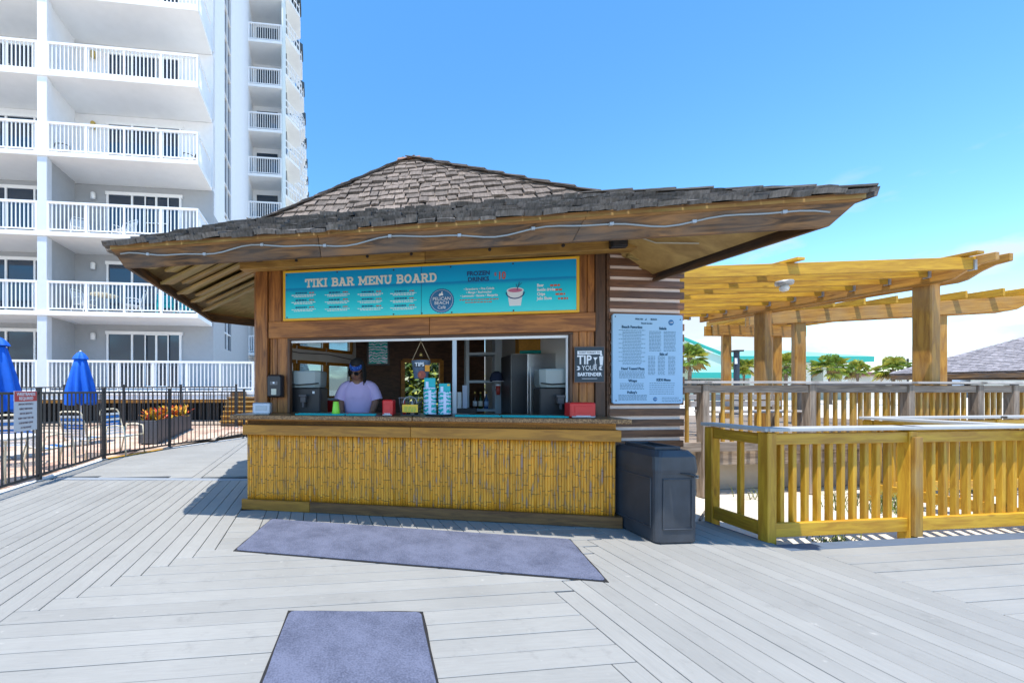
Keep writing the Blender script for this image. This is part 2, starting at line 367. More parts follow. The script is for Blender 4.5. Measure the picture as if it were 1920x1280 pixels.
for j in range(0, 18):                              # right field
    a = 1.607 + W * j
    if a > 4.1: break
    top = min(2.55 + W * j, 3.76)
    if a > 3.99: top = 2.98
    board1(a, -1.4, top)
board1(1.465, -1.4, 1.852)
for i in range(0, 32):                              # right-hand field, across
    b = 2.98 - W * (i + 1)
    if b < -1.4: break
    board2(b, 4.165, 6.9 if i % 2 else 8.1); board2(b, 6.9 if i % 2 else 8.1, 9.4)
board2(2.984, 3.80, 6.6, .135, DECKB); board2(2.984, 6.6, 9.4, .135, DECKB)
plank('plank', AB(4.0, 3.12, -.012), AB(4.0, 3.76, -.012), .1, BT, DECKB, deck)
def fence_a(b):
    if b < 8.39: return -4.164
    if b < 9.85: return -4.164 + (b - 8.39) / 1.46 * .723
    return -3.441 + (b - 9.85) / 1.94 * 1.364
p0 = Vector((-4.75, 6.19, 0)); p1 = Vector((-1.2, 6.10, 0))
plank('plank', p0 + Vector((0, .02, -.0085)), p1 + Vector((0, .02, -.0085)), .13, BT, plain('slate_cross_board', (.27, .30, .34), .6, var=.05), deck)
b = 6.56
while b < 11.7:                                     # far-left field, across
    f = fence_a(b + W/2) + .05
    near = (6.26 - b) / .128
    lo = max(f, -1.06 - (b - 6.30 - .10) / .128)
    board2(b, lo, -1.95); board2(b, max(-1.80, -1.06 - (b - 6.42) / .128), -.2); b += W
board1(-1.947, 6.50, 11.6)

# ---- the pool terrace of worn peach pavers beyond the fence
def paver_mat():
    m, n, l, b = nt('peach_paver'); b.inputs['Roughness'].default_value = .85
    g = n.new('ShaderNodeNewGeometry'); v = n.new('ShaderNodeTexNoise'); v.inputs['Scale'].default_value = 2.3; v.inputs['Detail'].default_value = 7; l.new(g.outputs['Position'], v.inputs['Vector'])
    oi = n.new('ShaderNodeObjectInfo'); mm = n.new('ShaderNodeMath'); mm.operation = 'MULTIPLY_ADD'; mm.inputs[1].default_value = .28; l.new(oi.outputs['Random'], mm.inputs[0]); l.new(v.outputs[0], mm.inputs[2])
    r = n.new('ShaderNodeValToRGB'); e = r.color_ramp.elements; e[0].position = .38; e[0].color = (.40, .24, .18, 1); e[1].position = .82; e[1].color = (.66, .53, .41, 1)
    k = e.new(.6); k.color = (.58, .40, .30, 1); l.new(mm.outputs[0], r.inputs[0]); l.new(r.outputs[0], b.inputs['Base Color'])
    bp = n.new('ShaderNodeBump'); bp.inputs['Strength'].default_value = .3; bp.inputs['Distance'].default_value = .01; l.new(v.outputs[0], bp.inputs['Height']); l.new(bp.outputs[0], b.inputs['Normal'])
    return m
PAVER = paver_mat()
def tz(d): return max(0.0, .05 * (d - 8)) - .02       # the terrace climbs gently to the building
m = MB()
FPTS = [AB(-4.23, -1.5), AB(-4.23, 8.41), AB(-3.51, 9.88), AB(-2.14, 11.83), AB(-1.0, 15.5)]
def fence_x(d):
    for p, q in zip(FPTS[:-1], FPTS[1:]):
        if d <= q.y: return p.x + (q.x - p.x)*(d - p.y)/(q.y - p.y)
    return FPTS[-1].x
rows_ = [-1.0, 2, 5, 7, FPTS[1].y] + [FPTS[1].y + (FPTS[2].y - FPTS[1].y)*k/3 for k in (1, 2, 3)] + [FPTS[2].y + (FPTS[3].y - FPTS[2].y)*k/4 for k in (1, 2, 3, 4)] + [13, 14.6]
for d0, d1 in zip(rows_[:-1], rows_[1:]):
    m.add([(-24, d0, tz(d0)-.03), (fence_x(d0), d0, tz(d0)-.03), (fence_x(d1), d1, tz(d1)-.03), (-24, d1, tz(d1)-.03)], [(0,1,2,3)])
ter = m.build('pool_terrace', plain('paver_joint_sand', (.40, .32, .25), .95, var=.1)); ter['kind'] = 'structure'; ter['label'] = 'peach paved pool terrace behind the black fence'
n_p = 0
for i in range(0, 16):
    bb = 5.2 + i * .56
    for j in range(0, 12):
        aa = fence_a(bb + .28) - .62 - j * .56 - (.28 if i % 2 else 0)
        p = AB(aa + .28, bb + .28)
        if p.x / max(p.y, .1) < -1.02 or p.y > 13.2: continue
        z = (tz(p.y - .25) + tz(p.y + .25)) / 2
        o = bx('paver', (p.x, p.y, z - .018), (.545, .545, .04), PAVER, ter, .006, TH + random.uniform(-.01, .01))
        if p.y > 8: o.rotation_euler = (math.atan(.05), 0, TH)
plank('kerb', AB(-4.22, -1.0, -.02), AB(-4.22, 8.40, -.02), .10, .06, WHITE, ter)
plank('kerb', AB(-4.22, 8.40, -.02), AB(-3.50, 9.87, -.02), .10, .06, W_GOLD, ter)
plank('kerb', AB(-3.50, 9.87, -.02), AB(-2.13, 11.82, -.02), .10, .06, WHITE, ter)

# ================================================================ APARTMENT BUILDING (near wing)
GLS = plain('dark_window_glass', (.012, .03, .055), .06, 0.0, spec=.8)
CURT = plain('pale_curtain_cloth', (.30, .33, .36), .9)
FL = [1.21, 3.87, 6.53, 9.20, 11.88, 14.55, 17.22]          # undersides of the balcony slabs
bld = thing('apartment_building', 'white balconied apartment block with grey painted lower floors beyond the pool fence', 'building', (-10.74, 13.4, 0), TH)
XR = 5.05; DEP = 1.65
def railing(name, p, q, z, par, h=1.02, n=None, posts=3):
    p = Vector((p[0], p[1], z)); q = Vector((q[0], q[1], z)); L = (q-p).length; d = (q-p).normalized()
    m = MB(); m.bar(p + Vector((0,0,h-.035)), q + Vector((0,0,h-.035)), .075, .075); m.bar(p + Vector((0,0,.09)), q + Vector((0,0,.09)), .04, .04)
    for i in range(posts + 1):
        c = p + d * (L * i / posts); m.box((c.x, c.y, z + h/2), (.065, .065, h), rz=math.atan2(d.y, d.x))
    o = m.build(name, WHITE, par)
    s = MB(); nb = int(L / .125)
    for i in range(1, nb):
        c = p + d * (L * i / nb); s.box((c.x, c.y, z + .09 + (h-.13)/2), (.032, .032, h - .13), rz=math.atan2(d.y, d.x))
    k = s.build('balusters', WHITE, o); k['kind'] = 'stuff'; return o
def slider(xa, xb, z, y, par, h=2.2, panes=3, screen=False):
    f = MB(); t = .07; w = xb - xa
    f.box(((xa+xb)/2, y, z + h), (w + .16, .10, .12)); f.box(((xa+xb)/2, y, z + .03), (w, .10, .06))
    for i in range(panes + 1): f.box((xa + w*i/panes, y - .003, z + h/2), (t, .10, h))
    o = f.build('sliding_door', WHITE, par)
    for i in range(panes):
        bx('pane', (xa + w*(i+.5)/panes, y + .01, z + h/2), (w/panes - .06, .02, h - .1), GLS, o, 0)
    if screen:
        s = MB(); a = xa + w*.52; bq = a + w/panes*.95
        for xx in (a, bq): s.box((xx, y - .075, z + h*.52), (.04, .03, h*.9))
        s.box(((a+bq)/2, y - .075, z + h*.07), (bq-a, .03, .04)); s.box(((a+bq)/2, y - .075, z + h*.97), (bq-a, .03, .04)); s.box(((a+bq)/2, y - .075, z + h*.5), (bq-a, .03, .03)); s.build('screen_frame', WHITE, o)
    return o
for i, z in enumerate(FL):
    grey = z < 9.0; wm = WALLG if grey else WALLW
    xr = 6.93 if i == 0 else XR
    s = MB(); s.prism([(-9.0, -.06), (xr, -.06), (xr, DEP + .15), (-9.0, DEP + .15)], z, z + .15); s.build('balcony_slab', WHITE, bld, bevel=.01)
    zt = z + .15; zh = FL[i+1] if i < len(FL)-1 else z + 2.67
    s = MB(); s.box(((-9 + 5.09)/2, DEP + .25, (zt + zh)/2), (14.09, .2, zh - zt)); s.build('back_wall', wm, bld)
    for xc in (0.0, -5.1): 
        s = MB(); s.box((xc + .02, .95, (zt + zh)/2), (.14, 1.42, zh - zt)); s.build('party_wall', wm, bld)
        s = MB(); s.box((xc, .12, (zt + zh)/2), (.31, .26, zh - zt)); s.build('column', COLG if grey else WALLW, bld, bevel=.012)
    railing('balcony_railing', (.18, 0.02), (xr - .05, 0.02), zt, bld, posts=6 if i == 0 else 4)
    if i > 0: railing('balcony_railing', (xr - .05, .06), (xr - .05, DEP), zt, bld, posts=1)
    else: railing('balcony_railing', (xr - .05, .06), (xr - .05, 2.6), zt, bld, posts=2)
    railing('balcony_railing', (-4.9, 0.02), (-.18, 0.02), zt, bld, posts=4)
    slider(1.22, 3.87, zt, DEP + .1, bld, screen=(i in (0, 2)))
    slider(-3.3, -.35, zt, DEP + .1, bld, h=2.25)
    lm = MB(); lm.lathe([(.07, -.13), (.085, -.12), (.085, .10), (.05, .13)], (.72, DEP + .03, zt + 2.05), 10); lm.build('wall_lamp', WHITE if grey else plain('brass_lamp', (.55, .40, .10), .4, .3), bld, True)
    for xx in (1.45, 3.55):
        c = MB()
        for q in range(7): c.box((xx - .18 + q*.06, DEP + .125 - .004*(q%2), zt + 1.08), (.05, .006, 2.0))
        c.build('curtain', CURT, bld)
# the under-croft: dark slatted skirt below the ground-floor balcony; black sheet behind paints in the shaded void
s = MB(); s.box((-1.0, .9, .62), (16, .1, 1.2)); s.build('undercroft_shade', DARK, bld)
for i in range(34):
    bx('skirt_slat', (-3.2 + i*.30, .72, .64), (.10, .03, 1.12), BRONZE, bld, 0)
plank('fascia_board', (-9, .0, 1.13), (6.93, .0, 1.13), .05, .16, WHITE, bld)
plank('ledger_board', (-9, .04, .98), (6.93, .04, .98), .04, .10, W_TRIM, bld)
# side wall running back, with the tall strip of stair glazing
ZT = 34.0
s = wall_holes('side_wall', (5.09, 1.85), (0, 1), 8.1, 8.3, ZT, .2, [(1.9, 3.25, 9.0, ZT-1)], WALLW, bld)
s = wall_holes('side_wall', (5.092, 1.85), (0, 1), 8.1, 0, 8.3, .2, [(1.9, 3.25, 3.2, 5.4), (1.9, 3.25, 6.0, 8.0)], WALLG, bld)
zz0 = 2.6
while zz0 < ZT - 1.5:
    bx('stair_pane', (4.99, 3.75 + .675, zz0 + .66), (.03, 1.33, 1.28), GLS, bld, 0)
    bx('mullion', (5.03, 3.75 + .675, zz0), (.08, 1.36, .05), WHITE, bld, 0); zz0 += 1.335
bx('mullion', (5.035, 3.75 + .68, 19), (.07, .05, 32), WHITE, bld, 0)
s = MB(); s.box((-2.0, 6.0, 19.8 + 7), (14, 8.0, ZT - 19.8)); s.box((-1.9, 6.2, 9.5), (13.7, 8.0, 19)); s.build('core', WALLW, bld)
# ---- the far wing stepping back
wing = thing('apartment_tower', 'tall white tower wing with stacked balconies and dark roof tips behind the near block', 'building', bld.matrix_basis @ Vector((5.09, 9.95, 0)), TH)
wing.location = Vector((-10.74, 13.4, 0)) + E2*5.09 + E1*9.95
ROOF = plain('dark_metal_roof', (.045, .06, .065), .5)
s = MB(); s.box((-1.0, 22.0, 15), (2.0, 44, 30)); s.build('tower_wall', WALLW, wing)
s = MB(); s.box((1.0, 1.75, 14.6), (2.0, .2, 29)); s.build('recess_wall', WALLW, wing)
BOUNCEW = plain('white_paint_green_bounce', (.66, .72, .70), .75, var=.03, nscale=5)  # white paint, with slight green bounce and shading put into the colour
for k in range(11):
    z = 1.21 + 2.67*k - .35
    s = MB(); s.box((.98, .80, z), (1.96, 1.7, .16)); s.build('balcony_slab', WHITE, wing)
    railing('balcony_railing', (.03, .02), (1.9, .02), z + .08, wing, posts=1)
    g_ = bx('sliding_door', (.9, 1.62, z + 1.2), (1.3, .05, 2.1), GLS, wing, 0)
s = MB(); s.box((1.98, .95, 14.6), (.10, 1.8, 29)); s.build('end_wall', BOUNCEW, wing)
s = MB(); s.box((1.0, 22.0, 14.3), (1.9, 40.3, 28.4)); s.build('tower_wall', BOUNCEW, wing)
for bay in range(9):
    y0 = 2.3 + bay*4.0
    for k in range(11):
        z = 1.21 + 2.67*k - .35
        s = MB(); s.prism([(1.96, y0), (2.85, y0 + 1.6), (2.85, y0 + 3.3), (1.96, y0 + 3.75)], z - .08, z + .08); s.build('balcony_slab', WHITE, wing)
        m = MB()
        for zz1 in (.55, 1.0):
            m.bar((1.99, y0 + .05, z + zz1), (2.82, y0 + 1.6, z + zz1), .05, .05); m.bar((2.82, y0 + 1.6, z + zz1), (2.82, y0 + 3.3, z + zz1), .05, .05)
        for q in range(5):
            m.box((2.82, y0 + 1.6 + q*.42, z + .5), (.05, .05, 1.0)); m.box((1.99 + .83*q/5, y0 + .05 + 1.55*q/5, z + .5), (.04, .04, 1.0))
        m.build('balcony_railing', WHITE, wing)
        if bay < 4: bx('sliding_door', (1.965, y0 + 2.0, z + 1.15), (.06, 2.0, 2.0), GLS, wing, 0)
    s = MB(); s.prism([(2.2, y0 + .9), (2.93, y0 + 1.5), (2.93, y0 + 2.6), (2.2, y0 + 3.0)], 28.45, 28.95); s.build('roof_tip', ROOF, wing)
# ================================================================ THE KIOSK
KO = Vector((-1.358, 4.628, 0)); KA = R(-9.5)
KU = Vector((math.cos(KA), math.sin(KA), 0)); KN = Vector((-math.sin(KA), math.cos(KA), 0))   # along the front / away
def K(t, y, z=0.0): return KO + KU*t + KN*y + Vector((0,0,z))
def LK(p): p = Vector(p) - KO; return Vector((p.dot(KU), p.dot(KN), p.z))
def wallpt(px, py, yl):
    P = K(0, yl); s = hit(px, P, KU); d = (P + KU*s).y
    return s, EYE + (CY - py)/F_*d
kiosk = thing('tiki_kiosk', 'brown timber tiki bar kiosk with bamboo counter front and grey shingle roof', 'kiosk', KO, KA)
KD2 = Vector((math.cos(R(16)), math.sin(R(16)), 0)); KD1 = Vector((-math.sin(R(16)), math.cos(R(16)), 0))  # deck grid seen in kiosk axes
CW = 3.95
# ---- counter front
cf = bx('counter_front', (CW/2, .10, .52), (CW - .02, .12, 1.0), W_DARK, kiosk, .003)
cf2 = cf
def bamboo_mat():
    m, n, l, b = nt('bamboo'); b.inputs['Roughness'].default_value = .42
    tc = n.new('ShaderNodeTexCoord'); oi = n.new('ShaderNodeObjectInfo')
    off = n.new('ShaderNodeVectorMath'); off.operation = 'SCALE'; off.inputs[0].default_value = (77, 31, 53); l.new(oi.outputs['Random'], off.inputs['Scale'])
    va = n.new('ShaderNodeVectorMath'); va.operation = 'ADD'; l.new(tc.outputs['Object'], va.inputs[0]); l.new(off.outputs[0], va.inputs[1])
    mp = n.new('ShaderNodeMapping'); mp.inputs['Scale'].default_value = (30, 30, 5.5); l.new(va.outputs[0], mp.inputs[0])
    no = n.new('ShaderNodeTexNoise'); no.inputs['Scale'].default_value = 1; no.inputs['Detail'].default_value = 5; l.new(mp.outputs[0], no.inputs['Vector'])
    r = n.new('ShaderNodeValToRGB'); e = r.color_ramp.elements; e[0].position = .31; e[0].color = (.38, .23, .17, 1); e[1].position = .72; e[1].color = (.86, .385, .03, 1)
    k = e.new(.39); k.color = (.50, .24, .035, 1); k = e.new(.46); k.color = (.78, .335, .028, 1)
    l.new(no.outputs[0], r.inputs[0])
    h = n.new('ShaderNodeHueSaturation'); l.new(r.outputs[0], h.inputs['Color'])
    mr = n.new('ShaderNodeMapRange'); mr.inputs['To Min'].default_value = .78; mr.inputs['To Max'].default_value = 1.16; l.new(oi.outputs['Random'], mr.inputs['Value']); l.new(mr.outputs[0], h.inputs['Value'])
    l.new(h.outputs[0], b.inputs['Base Color']); return m
BAMB = bamboo_mat()
NODE = plain('bamboo_node_brown', (.22, .09, .02), .6)
reeds = []
for v in range(8):
    h = .765; m = MB(); r0 = .0150; zs = [0]; rs = [r0]
    z = random.uniform(.05, .2); nodes = []
    while z < h - .05:
        zs += [z - .007, z, z + .007]; rs += [r0, r0*1.06, r0*.99]; nodes.append(z); z += random.uniform(.12, .26)
    zs.append(h); rs.append(r0)
    m.lathe(list(zip(rs, zs)), n=7); me = m.mesh('bamboo_reed')
    for p in me.polygons:
        p.use_smooth = True
    me.materials.append(BAMB); me.materials.append(NODE)
    for p in me.polygons:
        c = p.center.z
        if any(-.0075 < c - q < .001 for q in nodes) and p.normal.z < .5: p.material_index = 1
    reeds.append(me)
nr = 148
for i in range(nr):
    o = link('bamboo_reed', reeds[random.randrange(8)], None, cf); o.parent = cf
    o.location = (.03 + (CW-.06)*i/(nr-1) - CW/2, -.10 + .028 + random.uniform(-.002, .002), .105 - .52)
    o.rotation_euler = (random.uniform(-.004, .004), random.uniform(-.006, .006), random.uniform(0, 6.2))
plank('base_board', (-.03, -.015, .06), (.78, -.015, .06), .04, .115, W_TRIM, kiosk); plank('base_board', (.782, -.013, .06), (CW + .03, -.013, .06), .04, .112, W_BASE, kiosk)
plank('base_board', (CW + .012, .0, .06), (CW + .012, .42, .06), .04, .11, W_BASE, kiosk)
plank('trim_board', (-.02, -.012, .915), (1.9, -.012, .915), .04, .115, W_TRIM, kiosk); plank('trim_board', (1.903, -.010, .915), (CW + .02, -.010, .915), .04, .115, W_TRIM, kiosk)
plank('trim_board', (CW + .005, .012, .915), (CW + .005, .40, .915), .03, .113, W_TRIM, kiosk)
plank('apron_board', (.0, .055, 1.005), (CW, .055, 1.005), .03, .068, W_TRIM, kiosk)
def granite():
    m, n, l, b = nt('speckled_granite'); b.inputs['Roughness'].default_value = .3
    tc = n.new('ShaderNodeTexCoord'); v = n.new('ShaderNodeTexNoise'); v.inputs['Scale'].default_value = 75; v.inputs['Detail'].default_value = 3; l.new(tc.outputs['Object'], v.inputs['Vector'])
    r = n.new('ShaderNodeValToRGB'); e = r.color_ramp.elements; e[0].position = .4; e[0].color = (.11, .05, .018, 1); e[1].position = .66; e[1].color = (.40, .22, .09, 1)
    l.new(v.outputs[0], r.inputs[0]); l.new(r.outputs[0], b.inputs['Base Color']); return m
ct = MB(); ct.prism([(-.13, -.13), (1.92, -.13), (1.92, .62), (-.13, .62)], 1.042, 1.09); ct.build('counter_top', granite(), kiosk, bevel=.006)
ct = MB(); ct.prism([(1.924, -.13), (CW + .07, -.13), (CW + .05, .30), (CW - .02, .62), (1.924, .62)], 1.042, 1.0895); ct.build('counter_top', granite(), kiosk, bevel=.006)
CT = 1.09
# ---- front wall above the counter
YW = .35
plank('corner_post', (.045, YW + .07, .95), (.045, YW + .07, 3.0), .15, .14, W_RED, kiosk, up=(0,1,0))
plank('corner_post', (3.93, YW + .085, .0), (3.93, YW + .085, 3.0), .10, .15, W_DARK, kiosk, up=(0,1,0))
for x0, x1, yy in ((.135, .165, .04), (.17, .235, .025), (.24, .375, .015)): plank('wall_plank', ((x0+x1)/2, YW + yy + .03, 1.09), ((x0+x1)/2, YW + yy + .03, 2.02), x1-x0-.003, .03, W_RED, kiosk, up=(0,1,0))
for x0, x1, yy in ((3.655, 3.72, .02), (3.722, 3.80, .012), (3.802, 3.878, .02)): plank('wall_plank', ((x0+x1)/2, YW + yy + .03, 1.09), ((x0+x1)/2, YW + yy + .03, 2.02), x1-x0-.003, .03, W_RED, kiosk, up=(0,1,0))
plank('lintel_board', (.135, YW + .02, 2.112), (2.1, YW + .02, 2.112), .04, .205, W_RED, kiosk); plank('lintel_board', (2.103, YW + .022, 2.112), (3.878, YW + .022, 2.112), .04, .205, W_RED, kiosk)
plank('head_trim', (.37, YW + .05, 1.995), (3.66, YW + .05, 1.995), .05, .03, W_DARK, kiosk)
for x0, x1 in ((.125, .30), (.303, .345), (3.68, 3.80), (3.803, 3.878)): plank('wall_plank', ((x0+x1)/2, YW + .04, 2.217), ((x0+x1)/2, YW + .04, 2.95), x1-x0-.003, .03, W_RED, kiosk, up=(0,1,0))
bx('wall_panel', (2.0, YW + .075, 2.55), (3.85, .03, 1.0), W_DARK, kiosk)
plank('jamb', (.392, YW + .06, 1.09), (.392, YW + .06, 1.98), .03, .10, W_DARK, kiosk, up=(0,1,0)); plank('jamb', (3.635, YW + .06, 1.09), (3.635, YW + .06, 1.98), .03, .10, W_DARK, kiosk, up=(0,1,0))
plank('shutter_track', (.41, YW + .07, 1.965), (2.0, YW + .07, 1.965), .035, .028, WHITE, kiosk); plank('shutter_track', (2.003, YW + .07, 1.965), (3.62, YW + .07, 1.965), .035, .032, WHITE, kiosk)
plank('shutter_track', (3.608, YW + .07, 1.10), (3.608, YW + .07, 1.95), .02, .03, WHITE, kiosk, up=(0,1,0))
ALU = plain('pale_aluminium', (.48, .55, .60), .5, .3)
xm, _ = wallpt(852, 700, YW + .1); plank('window_mullion', (xm, YW + .1, 1.09), (xm, YW + .1, 1.95), .05, .05, ALU, kiosk, up=(0,1,0))
# ---- header beam in front of the wall, with black junction boxes
plank('header_beam', (-.17, .26, 2.965), (2.05, .26, 2.965), .13, .27, W_BEAM, kiosk, bev=.006); plank('header_beam', (2.053, .26, 2.966), (4.22, .26, 2.966), .13, .27, W_BEAM, kiosk, bev=.006)
for x in (.55, 1.4, 1.9, 2.75, 3.5):
    for zz1 in (2.90, 2.99):
        b_ = MB(); b_.lathe([(.018, 0), (.018, .012), (.008, .014)], n=8, M=Matrix.Translation((x, .196, zz1)) @ Matrix.Rotation(R(90), 4, 'X')); b_.build('bolt', BRONZE, kiosk)
# ---- side and back walls with windows, floor, door opening
PLW = plain('interior_white_board', (.66, .66, .64), .8, var=.05, nscale=4)
lw_p = Vector((.0, .50, 0)); W1 = LK((-1.42, 5.55, 0)); bl_c = LK((-.12, 7.15, 0))
rw_p = Vector((3.93, .50, 0))
Lr = ((bl_c - rw_p).dot(Vector((-KD2.y, KD2.x, 0)))) / KD1.dot(Vector((-KD2.y, KD2.x, 0)))
br_c = rw_p + KD1*Lr; LB = (br_c - bl_c).length
wall_holes('left_wall', lw_p, W1 - lw_p, (W1 - lw_p).length, .0, 3.1, .08, [], W_RED, kiosk)
CD = (bl_c - W1).normalized(); CL = (bl_c - W1).length
wins = [(.10, .62, 1.25, 1.80), (.68, 1.26, 1.25, 1.80), (1.32, 1.92, 1.25, 1.80), (.10, .62, 2.02, 2.30), (.68, 1.26, 2.02, 2.30), (1.32, 1.92, 2.02, 2.30)]
wall_holes('chamfer_wall', W1, CD, CL, .0, 3.1, .08, wins, PLW, kiosk)
CNv = Vector((CD.y, -CD.x, 0))
for s0, s1, z0, z1 in wins:
    f = MB(); a = W1 + CD*s0; b_ = W1 + CD*s1; o_ = CNv*.012
    f.bar(a + o_ + Vector((0,0,z0)), b_ + o_ + Vector((0,0,z0)), .05, .05); f.bar(a + o_ + Vector((0,0,z1)), b_ + o_ + Vector((0,0,z1)), .05, .05)
    f.bar(a + o_ + Vector((0,0,z0 + .025)), a + o_ + Vector((0,0,z1 - .025)), .05, .05); f.bar(b_ + o_ + Vector((0,0,z0 + .025)), b_ + o_ + Vector((0,0,z1 - .025)), .05, .05)
    w_ = f.build('window', W_TRIM, kiosk)
    mid = (a + b_)/2 - CNv*.03; g_ = bx('pane', (mid.x, mid.y, (z0+z1)/2), ((s1-s0) - .05, .008, z1-z0-.05), glass('kiosk_glass', (.50, .58, .60), .15), w_, 0, math.atan2(CD.y, CD.x))
m = MB(); m.tube([W1 + CD*.05 + CNv*.03 + Vector((0,0,1.98)), W1 + CD*.7 + CNv*.05 + Vector((0,0,1.93)), W1 + CD*1.3 + CNv*.05 + Vector((0,0,1.95)), W1 + CD*1.9 + CNv*.04 + Vector((0,0,1.90)), W1 + CD*2.0 + CNv*.04 + Vector((0,0,1.7))], .006, 6); m.build('wall_cable', BLACK, kiosk)
ds0 = hit(755, K(*bl_c.xy), KU*KD2.x + KN*KD2.y); ds1 = hit(827, K(*bl_c.xy), KU*KD2.x + KN*KD2.y)
wall_holes('back_wall', bl_c, KD2, LB, .0, 3.1, .08, [(ds0, ds1, .9, 1.88)], W_DARK, kiosk)
f = MB()
for s_ in (ds0, ds1): q = bl_c + KD2*s_; f.box((q.x, q.y - .02, 1.39), (.07, .08, 1.04), rz=R(16))
qa = bl_c + KD2*ds0; qb = bl_c + KD2*ds1; f.bar(qa + Vector((0,-.02,1.9)), qb + Vector((0,-.02,1.9)), .08, .07)
f.build('hatch_frame', W_TRIM, kiosk)
wall_holes('right_wall', rw_p + Vector((.08, 0, 0)), KD1, Lr, .0, 3.1, .08, [], PLW, kiosk)
m = MB(); m.prism([(lw_p.x, .12), (3.9, .12), (br_c.x, br_c.y), (bl_c.x, bl_c.y), (W1.x, W1.y)], -.02, .01); m.build('floor', plain('kiosk_floor', (.15, .13, .12), .8), kiosk)
m = MB(); m.prism([(lw_p.x + .05, .5), (3.9, .5), (br_c.x, br_c.y), (bl_c.x, bl_c.y), (W1.x, W1.y)], 2.42, 2.45); m.build('ceiling', W_SOFF, kiosk)
m = MB()   # inner work counter along the front
m.prism([(.1, .66), (3.85, .66), (3.8, .95), (.1, .95)], .86, .90); m.box((2.0, .8, .43), (3.6, .04, .86)); m.build('work_counter', plain('dark_laminate', (.05, .05, .055), .4), kiosk)
# ---- roof
AP = Vector((.62, 5.45, 4.57))
EA = [Vector(p) for p in ((-2.40, 3.80, 0), (3.50, 2.78, 0), (2.98, 7.2, 0), (1.5, 8.7, 0), (-.95, 8.55, 0), (-2.74, 7.0, 0))]
ZE, ZK = 2.74, 3.27
ev = [LK((p.x, p.y, ZE)) for p in EA]; apx = LK(AP)
kv = [Vector((*(apx.xy + (e.xy - apx.xy)*.58), ZK)) for e in ev]
tv = [Vector((*(apx.xy + (e.xy - apx.xy)*.045), 4.43)) for e in ev]
NE = len(ev)
m = MB()
m.add([tuple(p) for p in ev + kv + tv] + [(p.x, p.y, p.z - .035) for p in ev] + [(p.x, p.y, p.z - .05) for p in kv] + [(p.x, p.y, p.z - .05) for p in tv],
      [(i, (i+1)%NE, NE+(i+1)%NE, NE+i) for i in range(NE)] + [(NE+i, NE+(i+1)%NE, 2*NE+(i+1)%NE, 2*NE+i) for i in range(NE)] + [tuple(range(2*NE, 3*NE))] +
      [(3*NE+(i+1)%NE, 3*NE+i, 4*NE+i, 4*NE+(i+1)%NE) for i in range(NE)] + [(4*NE+(i+1)%NE, 4*NE+i, 5*NE+i, 5*NE+(i+1)%NE) for i in range(NE)] + [tuple(reversed(range(5*NE, 6*NE)))] +
      [((i+1)%NE, i, 3*NE+i, 3*NE+(i+1)%NE) for i in range(NE)])
roof = m.build('roof', W_SOFF, kiosk); roof.data.materials.append(plain('dark_roofing_felt', (.02, .018, .016), .95))
for p_ in roof.data.polygons:
    if p_.normal.z > .1: p_.material_index = 1
def shingle_mat(name, c1, c2, rnd):
    m, n, l, b = nt(name); b.inputs['Roughness'].default_value = .88
    tc = n.new('ShaderNodeTexCoord'); oi = n.new('ShaderNodeObjectInfo'); gi = n.new('ShaderNodeNewGeometry')
    ad = n.new('ShaderNodeMath'); ad.operation = 'ADD'; l.new(oi.outputs['Random'], ad.inputs[0]); l.new(gi.outputs['Random Per Island'], ad.inputs[1])
    fr = n.new('ShaderNodeMath'); fr.operation = 'FRACT'; l.new(ad.outputs[0], fr.inputs[0])
    off = n.new('ShaderNodeVectorMath'); off.operation = 'SCALE'; off.inputs[0].default_value = (77, 31, 53); l.new(fr.outputs[0], off.inputs['Scale'])
    va = n.new('ShaderNodeVectorMath'); va.operation = 'ADD'; l.new(tc.outputs['Object'], va.inputs[0]); l.new(off.outputs[0], va.inputs[1])
    mp = n.new('ShaderNodeMapping'); mp.inputs['Scale'].default_value = (60, 4, 12); l.new(va.outputs[0], mp.inputs[0])
    no = n.new('ShaderNodeTexNoise'); no.inputs['Scale'].default_value = 1; no.inputs['Detail'].default_value = 6; no.inputs['Roughness'].default_value = .65; l.new(mp.outputs[0], no.inputs['Vector'])
    r = n.new('ShaderNodeValToRGB'); e = r.color_ramp.elements; e[0].position = .32; e[0].color = (*c2, 1); e[1].position = .68; e[1].color = (*c1, 1); l.new(no.outputs[0], r.inputs[0])
    g2 = n.new('ShaderNodeTexNoise'); g2.inputs['Scale'].default_value = 14; g2.inputs['Detail'].default_value = 6; l.new(gi.outputs['Position'], g2.inputs['Vector'])
    m2 = n.new('ShaderNodeMapRange'); m2.inputs['From Min'].default_value = .52; m2.inputs['From Max'].default_value = .66; m2.inputs['To Max'].default_value = .5; l.new(g2.outputs[0], m2.inputs['Value'])
    mx = n.new('ShaderNodeMix'); mx.data_type = 'RGBA'; l.new(m2.outputs[0], mx.inputs[0]); l.new(r.outputs[0], mx.inputs[6]); mx.inputs[7].default_value = (c2[0]*.8, c2[1]*.85, c2[2]*.75, 1)
    h = n.new('ShaderNodeHueSaturation'); l.new(mx.outputs[2], h.inputs['Color']); mr = n.new('ShaderNodeMapRange'); mr.inputs['To Min'].default_value = 1-rnd; mr.inputs['To Max'].default_value = 1+rnd; l.new(fr.outputs[0], mr.inputs['Value']); l.new(mr.outputs[0], h.inputs['Value'])
    l.new(h.outputs[0], b.inputs['Base Color'])
    bp = n.new('ShaderNodeBump'); bp.inputs['Strength'].default_value = .6; bp.inputs['Distance'].default_value = .008; l.new(no.outputs[0], bp.inputs['Height']); l.new(bp.outputs[0], b.inputs['Normal'])
    return m
SH_U = shingle_mat('weathered_shingle', (.235, .185, .15), (.10, .076, .06), .34)
